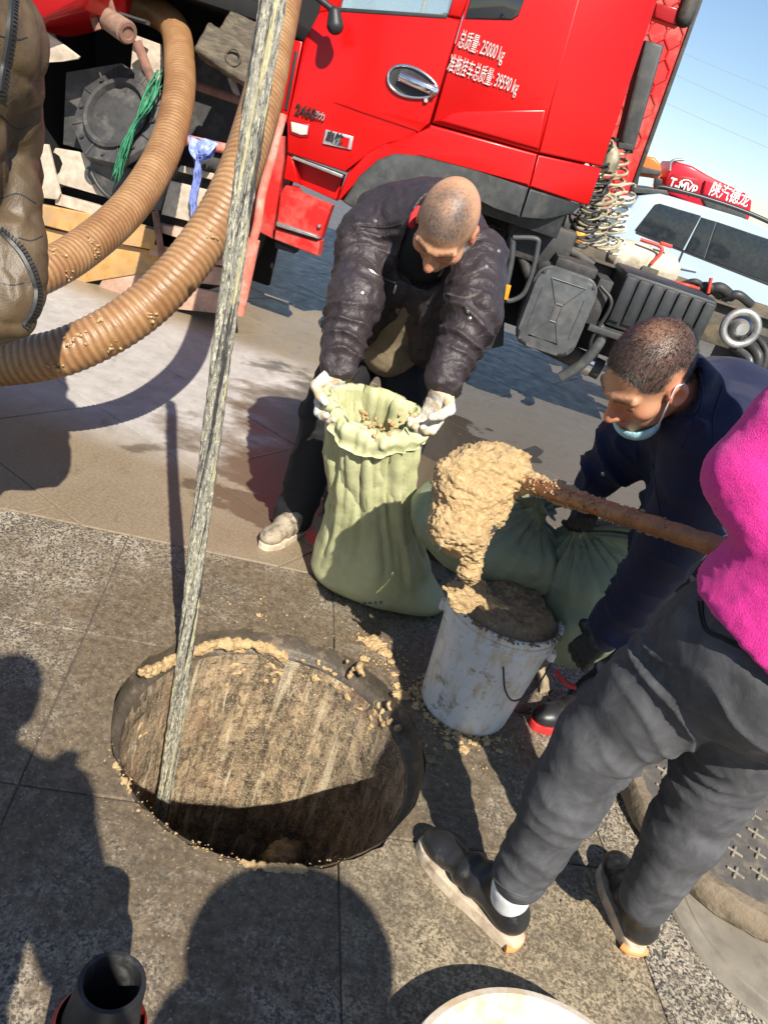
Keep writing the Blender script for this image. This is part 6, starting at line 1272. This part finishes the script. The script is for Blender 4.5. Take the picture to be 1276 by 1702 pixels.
# ================================================================== white bucket
t = NT('bucket_white'); d1 = t.noise(16, 7, .72); d2 = t.noise(60, 5, .7); sm = t.noise(1.0, 5, .65, vec=t.pos((30, 30, 9)))
col = t.mix(t.ramp(t.noise(5, 3), .3, .7), (.62, .62, .605), (.76, .755, .73)); col = t.mix(t.math('MULTIPLY', t.ramp(d1, .57, .66), .85), col, (.27, .205, .12)); col = t.mix(t.math('MULTIPLY', t.ramp(sm, .50, .64), .7), col, (.55, .42, .25)); col = t.mix(t.math('MULTIPLY', t.ramp(d2, .60, .70), .7), col, (.16, .12, .075))
t.done(col, t.math('MULTIPLY_ADD', t.ramp(d1, .5, .7), .4, .3), 0, t.bump(d2, .2, .002))
bc = V(.412, 1.885, 0); BH = .375
pk = empty('bucket', tuple(bc), 'dirty white plastic bucket heaped with sludge, standing at the rim of the manhole', 'bucket')
lathe('bucket_wall', [(0, .004), (.122, .004), (.128, .0), (.133, .006), (.136, .02), (.1585, BH - .075), (.163, BH - .074), (.1645, BH - .068), (.163, BH - .05), (.161, BH - .048), (.161, BH - .040), (.166, BH - .038), (.167, BH - .026), (.1625, BH - .024), (.1625, BH - .016), (.168, BH - .014), (.1695, BH - .004), (.166, BH), (.159, BH - .001), (.157, BH - .012), (.154, BH - .06)], bc, MAT['bucket_white'], pk, 96, sharp=32)
for sx in (-1, 1): box('handle_lug', tuple(bc + V(.168 * math.cos(R(-14)) * sx, .168 * math.sin(R(-14)) * sx, BH - .085)), (.02, .03, .03), MAT['bucket_white'], pk, bevel=.005)
lg1, lg2 = bc + V(.170, -.042, BH - .085), bc + V(-.170, .042, BH - .085)
tube('wire_handle', catmull([bc + V(.02, -.170, BH - .085), bc + V(.05, -.176, BH - .15), bc + V(.09, -.160, BH - .185), bc + V(.14, -.11, BH - .165), bc + V(.166, -.06, BH - .11), lg1], 10), .0028, MAT['zip_black'], pk, 6)
# heaped sludge
def heap(name, c, r, hgt, mat, parent, seed, n=90):
    vs = []; fs = []; rings = 34
    for i in range(rings + 1):
        q = i / rings
        for k in range(n): a = 2 * math.pi * k / n; vs.append(c + V(q * r * math.cos(a), q * r * math.sin(a), hgt * (1 - q ** 2.2)))
    for i in range(rings):
        for k in range(n): a = i * n + k; b = i * n + (k + 1) % n; fs.append((a, b, b + n, a + n))
    vs = np.array(vs); rr = np.linalg.norm((vs - c)[:, :2], axis=1) / r; z = .012 * fbm(vs, 26, 4, seed) + .007 * fbm(vs, 90, 3, seed + 2); vs[:, 2] += z * (1 - rr ** 4); return mesh(name, vs, fs, MAT[mat], parent)
heap('sludge_heap', bc + V(0, 0, BH - .02), .162, .078, 'sludge_brown', pk, 3)
rg = np.random.default_rng(6)
# fresh sludge just poured in over the left side of the rim
S = Solid(bc + V(-.24, -.26, BH - .13), bc + V(.1, .12, BH + .14), .0042)
for x, y, D, r in ((790, 955, 1.90, .045), (770, 985, 1.88, .036), (782, 1000, 1.87, .035), (800, 985, 1.90, .030), (820, 1000, 1.88, .022), (835, 1010, 1.87, .016), (778, 1025, 1.83, .022), (798, 1032, 1.825, .018), (760, 1005, 1.85, .022), (745, 985, 1.86, .018), (815, 1040, 1.82, .012), (792, 935, 1.90, .034)):
    for _ in range(4): S.ell(atD(x, y, D) + rg.normal(size=3) * r * .4, rg.uniform(.45, .85, 3) * r, k=.012)
a, b = S.skin(); N = vnormals(a, b); a = a + N * (.006 * fbm(a, 40, 4, 3) + .003 * fbm(a, 140, 2, 4))[:, None]; qmesh('fresh_sludge', a, b, MAT['sludge'], pk)
smear('rim_crumbs', [bc + V(.166 * math.cos(q), .166 * math.sin(q), 0) for q in np.linspace(0, 6.28, 60)], 31, 'sludge_brown', pk, 220, .004, BH - .002, (.002, .006), flat=.8); smear('foot_crumbs', [bc + V(.145 * math.cos(q), .145 * math.sin(q), 0) for q in np.linspace(2.6, 5.6, 40)], 32, 'sludge', pk, 200, .014, .003, (.002, .008), flat=.7)

# ================================================================== ladle
t = NT('shaft_wood'); n1 = t.noise(1, 5, .7, vec=t.pos((24, 24, 24), (.4, .2, .3))); n2 = t.noise(90, 5, .7)
col = t.mix(t.ramp(n1, .35, .65), (.18, .06, .022), (.36, .135, .048)); col = t.mix(t.ramp(n2, .60, .70), col, (.5, .36, .19)); col = t.mix(t.math('MULTIPLY', t.ramp(t.noise(30, 5, .7), .60, .72), .7), col, (.40, .33, .24)); t.done(col, .35, 0, t.bump(n2, .5, .004), spec=.6)
ld = empty('ladle', tuple(atD(800, 840, 1.80)), 'long handled ladle caked in tan sludge, tipping it into the white bucket', 'ladle')
lA, lB = atD(855, 797, 1.80), atD(1172, 902, 1.30); lC = lB + (lB - lA) * .75
P = [lA + (lC - lA) * q for q in np.linspace(0, 1, 60)]; tube('shaft', P, [.0185 + .0012 * math.sin(i * 1.7) for i in range(60)], MAT['shaft_wood'], ld, 18)
cax = norm(atD(742, 905, 1.72) - atD(830, 790, 1.88)); cc = atD(782, 848, 1.80)
# the scoop: a deep cup lying on its side, mouth toward the bucket
mdir = norm(V(.42, -.05, -.9)); lathe('scoop', [(0, -.05), (.04, -.047), (.052, -.03), (.058, -.01), (.060, .04), (.063, .043), (.060, .046), (.054, .04), (.05, -.01), (.03, -.04), (0, -.042)], cc + mdir * -.0, MAT['dark_iron'], ld, 40, mdir)
S = Solid(cc - .28, cc + .28, .0038)
S.cone(atD(806, 792, 1.80), atD(764, 868, 1.80), .080, .074, .03); S.ell(atD(840, 768, 1.80), (.055, .05, .03), k=.03); S.ell(atD(868, 765, 1.80), (.018, .02, .022), k=.02); S.ell(atD(765, 800, 1.78), (.07, .06, .06), k=.03); S.ell(atD(762, 880, 1.76), (.062, .055, .05), k=.03); S.cone(atD(850, 795, 1.80), atD(910, 812, 1.72), .032, .020, .02); S.cone(atD(910, 812, 1.72), atD(965, 830, 1.63), .020, .0185, .01); S.cone(atD(845, 800, 1.80), atD(830, 850, 1.82), .025, .022, .02)
for (x0, y0, x1, y1, r0, r1) in ((820, 850, 800, 880, .034, .026), (800, 880, 786, 915, .028, .026), (786, 915, 782, 950, .027, .030)): S.cone(atD(x0, y0, 1.80), atD(x1, y1, 1.84), r0, r1, .015)
for _ in range(46):
    q = rg.uniform(); p = atD(805 - 40 * q + rg.normal() * 7, 792 + 76 * q + rg.normal() * 7, 1.80) + norm(rg.normal(size=3)) * .064; S.ell(p, rg.uniform(.008, .018, 3), k=.012)
a, b = S.skin(); N = vnormals(a, b); a = a + N * (.010 * fbm(a, 20, 3, 3) - .011 * np.abs(fbm(a * V(1, 1, 2.4), 30, 3, 5)) ** .7 + .006 * (1 - np.abs(fbm(a * V(1, 1, 1.6), 75, 2, 6))) + .003 * fbm(a, 150, 2, 4))[:, None]; qmesh('clinging_sludge', a, b, MAT['sludge'], ld)
sh_ = norm(lC - lA)
def onshaft(c): q = .08 + .42 * rg.uniform() ** 2.2; d = rg.normal(size=3); d = norm(d - sh_ * (d @ sh_)); return lA + (lC - lA) * q + d * .0195
smear('shaft_crumbs', lA, 41, 'sludge', ld, 260, .01, size=(.001, .0035), zfun=onshaft, flat=.8)

# ================================================================== manhole covers at the right
plain('cover_iron', (.095, .086, .075), .6, dirt=(.20, .17, .125), dsc=16, dth=(.50, .72), bump=.5, bsc=70); plain('cover_grey', (.20, .195, .18), .7, dirt=(.11, .10, .085), dsc=16, dth=(.48, .7), bump=.5, bsc=70)
plain('cover_ring', (.21, .165, .11), .85, dirt=(.10, .078, .05), dsc=20, dth=(.45, .7), bump=.9, bsc=45, bd=.006); plain('cross_steel', (.23, .20, .155), .6, dirt=(.14, .12, .10), dsc=40, dth=(.5, .65)); plain('pale_ring', (.21, .185, .145), .8, dirt=(.14, .12, .09), dsc=10, dth=(.5, .75))
def cover(c, r, h, tilt, mtop, label, seed, pit=.075, rot=.3):
    c = np.asarray(c, float); e = empty('manhole_cover', tuple(c), label, 'manhole cover', 'loose manhole covers at the right'); ax = norm(V(*tilt))
    def jit(v): return v + (.004 * fbm(v, 24, 3, seed))[:, None] * V(1, 1, .4)
    lathe('concrete_rim', [(r * .9, .0), (r - .01, .004), (r, .012), (r + .004, h * .5), (r - .004, h - .008), (r - .012, h), (r - .045, h + .001), (r - .047, h - .004)], c, MAT['cover_ring'], e, 96, ax, 40, jit)
    top = lathe('cover_plate', [(0, h - .006), (r - .047, h - .006)], c, MAT[mtop], e, 72, ax)
    _, s_, w_ = frame(ax); n = int(r / pit) + 1; cnt = 0
    for i in range(-n, n + 1):
        for j in range(-n, n + 1):
            u, v = (i + .5 * (j % 2)) * pit, j * pit * .86
            if math.hypot(u, v) > r - .075: continue
            p = c + ax * (h - .004) + (u * math.cos(rot) - v * math.sin(rot)) * s_ + (u * math.sin(rot) + v * math.cos(rot)) * w_; bm = bmesh.new()
            for q in (0, 1):
                g = rot + R(45 + 90 * q); dx = math.cos(g) * s_ + math.sin(g) * w_; dy = np.cross(ax, dx); bm_box(bm, p + ax * .0005 * q, (.046, .0075, .007), Matrix((tuple(dx), tuple(dy), tuple(ax))).transposed(), .002, 1)
            from_bm('tread_cross', bm, MAT['cross_steel' if mtop == 'cover_iron' else 'cover_iron'], e)
    return e
def circ3(p, q, r_, toward):     # centre of a circle of radius r_ through p and q, on the side of 'toward'
    m = (p + q) / 2; d = q - p; L = np.linalg.norm(d); n = V(-d[1], d[0], 0) / L; hh = math.sqrt(max(0, r_ * r_ - L * L / 4)); a = m + n * hh; b = m - n * hh
    return a if np.linalg.norm(a - toward) < np.linalg.norm(b - toward) else b
cover(V(1.255, 1.735, 0), .372, .075, (0, 0, 1), 'cover_iron', 'thick loose manhole cover with a concrete rim and steel crosses at the right', 1)
cR = V(1.30, 1.463, 0); rg_o = lathe('flush_ring', [(.0, .006), (.285, .006), (.288, .003), (.294, .003), (.297, .007), (.335, .007), (.341, .001)], cR, MAT['pale_ring'], None, 96, sharp=40); tag(rg_o, 'pale flush ring of a closed manhole half under the loose cover', 'manhole ring')

# ================================================================== things at the bottom edge
t = NT('basin_white'); d1 = t.noise(12, 6, .7); col = t.mix(t.ramp(d1, .42, .62), (.60, .565, .51), (.48, .37, .24)); col = t.mix(t.math('MULTIPLY', t.ramp(t.noise(40, 5, .7), .62, .72), .7), col, (.25, .15, .08)); t.done(col, .35, 0, t.bump(d1, .2, .003))
pw = [atZ(x, y, .10) for x, y in ((672, 1700), (750, 1660), (840, 1642), (930, 1658), (1002, 1700))]; pq = np.array([p[:2] for p in pw]); xs_ = np.linalg.lstsq(np.c_[2 * pq, np.ones(5)], (pq ** 2).sum(1), rcond=None)[0]; rB = min(.27, math.sqrt(xs_[2] + xs_[0] ** 2 + xs_[1] ** 2)); dv = norm(pq[2] - xs_[:2]); cW = V(*(pq[2] - dv * rB), 0); print('bucket', cW, rB)
e = empty('plastic_basin', (cW[0], cW[1], 0), 'stained white plastic basin, its thick rim showing at the bottom edge', 'basin'); lathe('basin_wall', [(0, .004), (rB * .8, .004), (rB * .82, .0), (rB * .94, .075), (rB, .08), (rB + .003, .092), (rB, .102), (rB - .012, .104), (rB - .022, .098), (rB - .028, .075), (rB * .78, .02), (0, .015)], (cW[0], cW[1], 0), MAT['basin_white'], e, 96, sharp=40)
for k in range(1): lathe('rim_band', [(rB * .90, .045), (rB * .94 + .006, .05), (rB * .94 + .006, .058), (rB * .90, .062)], (cW[0], cW[1], 0), MAT['basin_white'], e, 72)
plain('pipe_black', (.022, .022, .023), .45, dirt=(.10, .095, .09), dsc=14, dth=(.55, .72), bump=.25); paint('pipe_red', (.5, .03, .02), .4, amt=.4)
pt = atZ(187, 1633, .42); pdn = norm(V(-.02, -.10, -1)); e = empty('pipe_nozzle', (pt[0] - .01, pt[1] - .04, 0), 'black pipe mouth with a red sleeve poking up at the bottom left', 'pipe')
rN = 46 / FPX * np.linalg.norm(pt - _C)
lathe('nozzle', [(rN * .80, -.16), (rN * .80, -.004), (rN * .84, .002), (rN * .97, .002), (rN, -.004), (rN * 1.03, -.03), (rN * 1.22, -.10), (rN * 1.26, -.16)], pt, MAT['pipe_black'], e, 48, -pdn); lathe('nozzle_throat', [(0, -.15), (rN * .80, -.15)], pt, MAT['void_black'], e, 32, -pdn)
lathe('red_sleeve', [(rN * 1.30, -.075), (rN * 1.42, -.085), (rN * 1.45, -.40), (rN * 1.2, -.415)], pt, MAT['pipe_red'], e, 40, -pdn); tube('cable_clip', [pt - pdn * -.07 + V(rN * 1.3, 0, 0), pt + pdn * .3 + V(rN * 1.45, 0, 0)], .006, MAT['pipe_red'], e, 6)
# torn black strip and bark scraps lying about
plain('scrap_black', (.03, .028, .027), .6, bump=.5); plain('scrap_bark', (.34, .27, .17), .85, bump=.8, bsc=60); plain('scrap_brown', (.16, .10, .06), .85, bump=.6)
def scrap(name, poly, th, mat, label, cat, z=.002): return tag(prism(name, [V(*atZ(x, y, z)[:2], z + th) for x, y in poly], (0, 0, -th), MAT[mat], None, .001, 1), label, cat)
scrap('rubber_scrap', [(862, 752), (888, 743), (902, 752), (890, 762), (900, 770), (872, 768), (858, 760)], .012, 'scrap_black', 'torn black rubber scrap on the grey concrete beyond the scoop', 'scrap'); scrap('bark_scrap', [(886, 1098), (906, 1102), (918, 1150), (896, 1152)], .010, 'scrap_bark', 'pale strip of bark lying on the paving beside the bucket', 'scrap'); scrap('leaf_scrap', [(856, 1182), (870, 1174), (882, 1178), (872, 1186)], .006, 'scrap_brown', 'small brown leaf scrap on the paving right of the bucket', 'scrap')
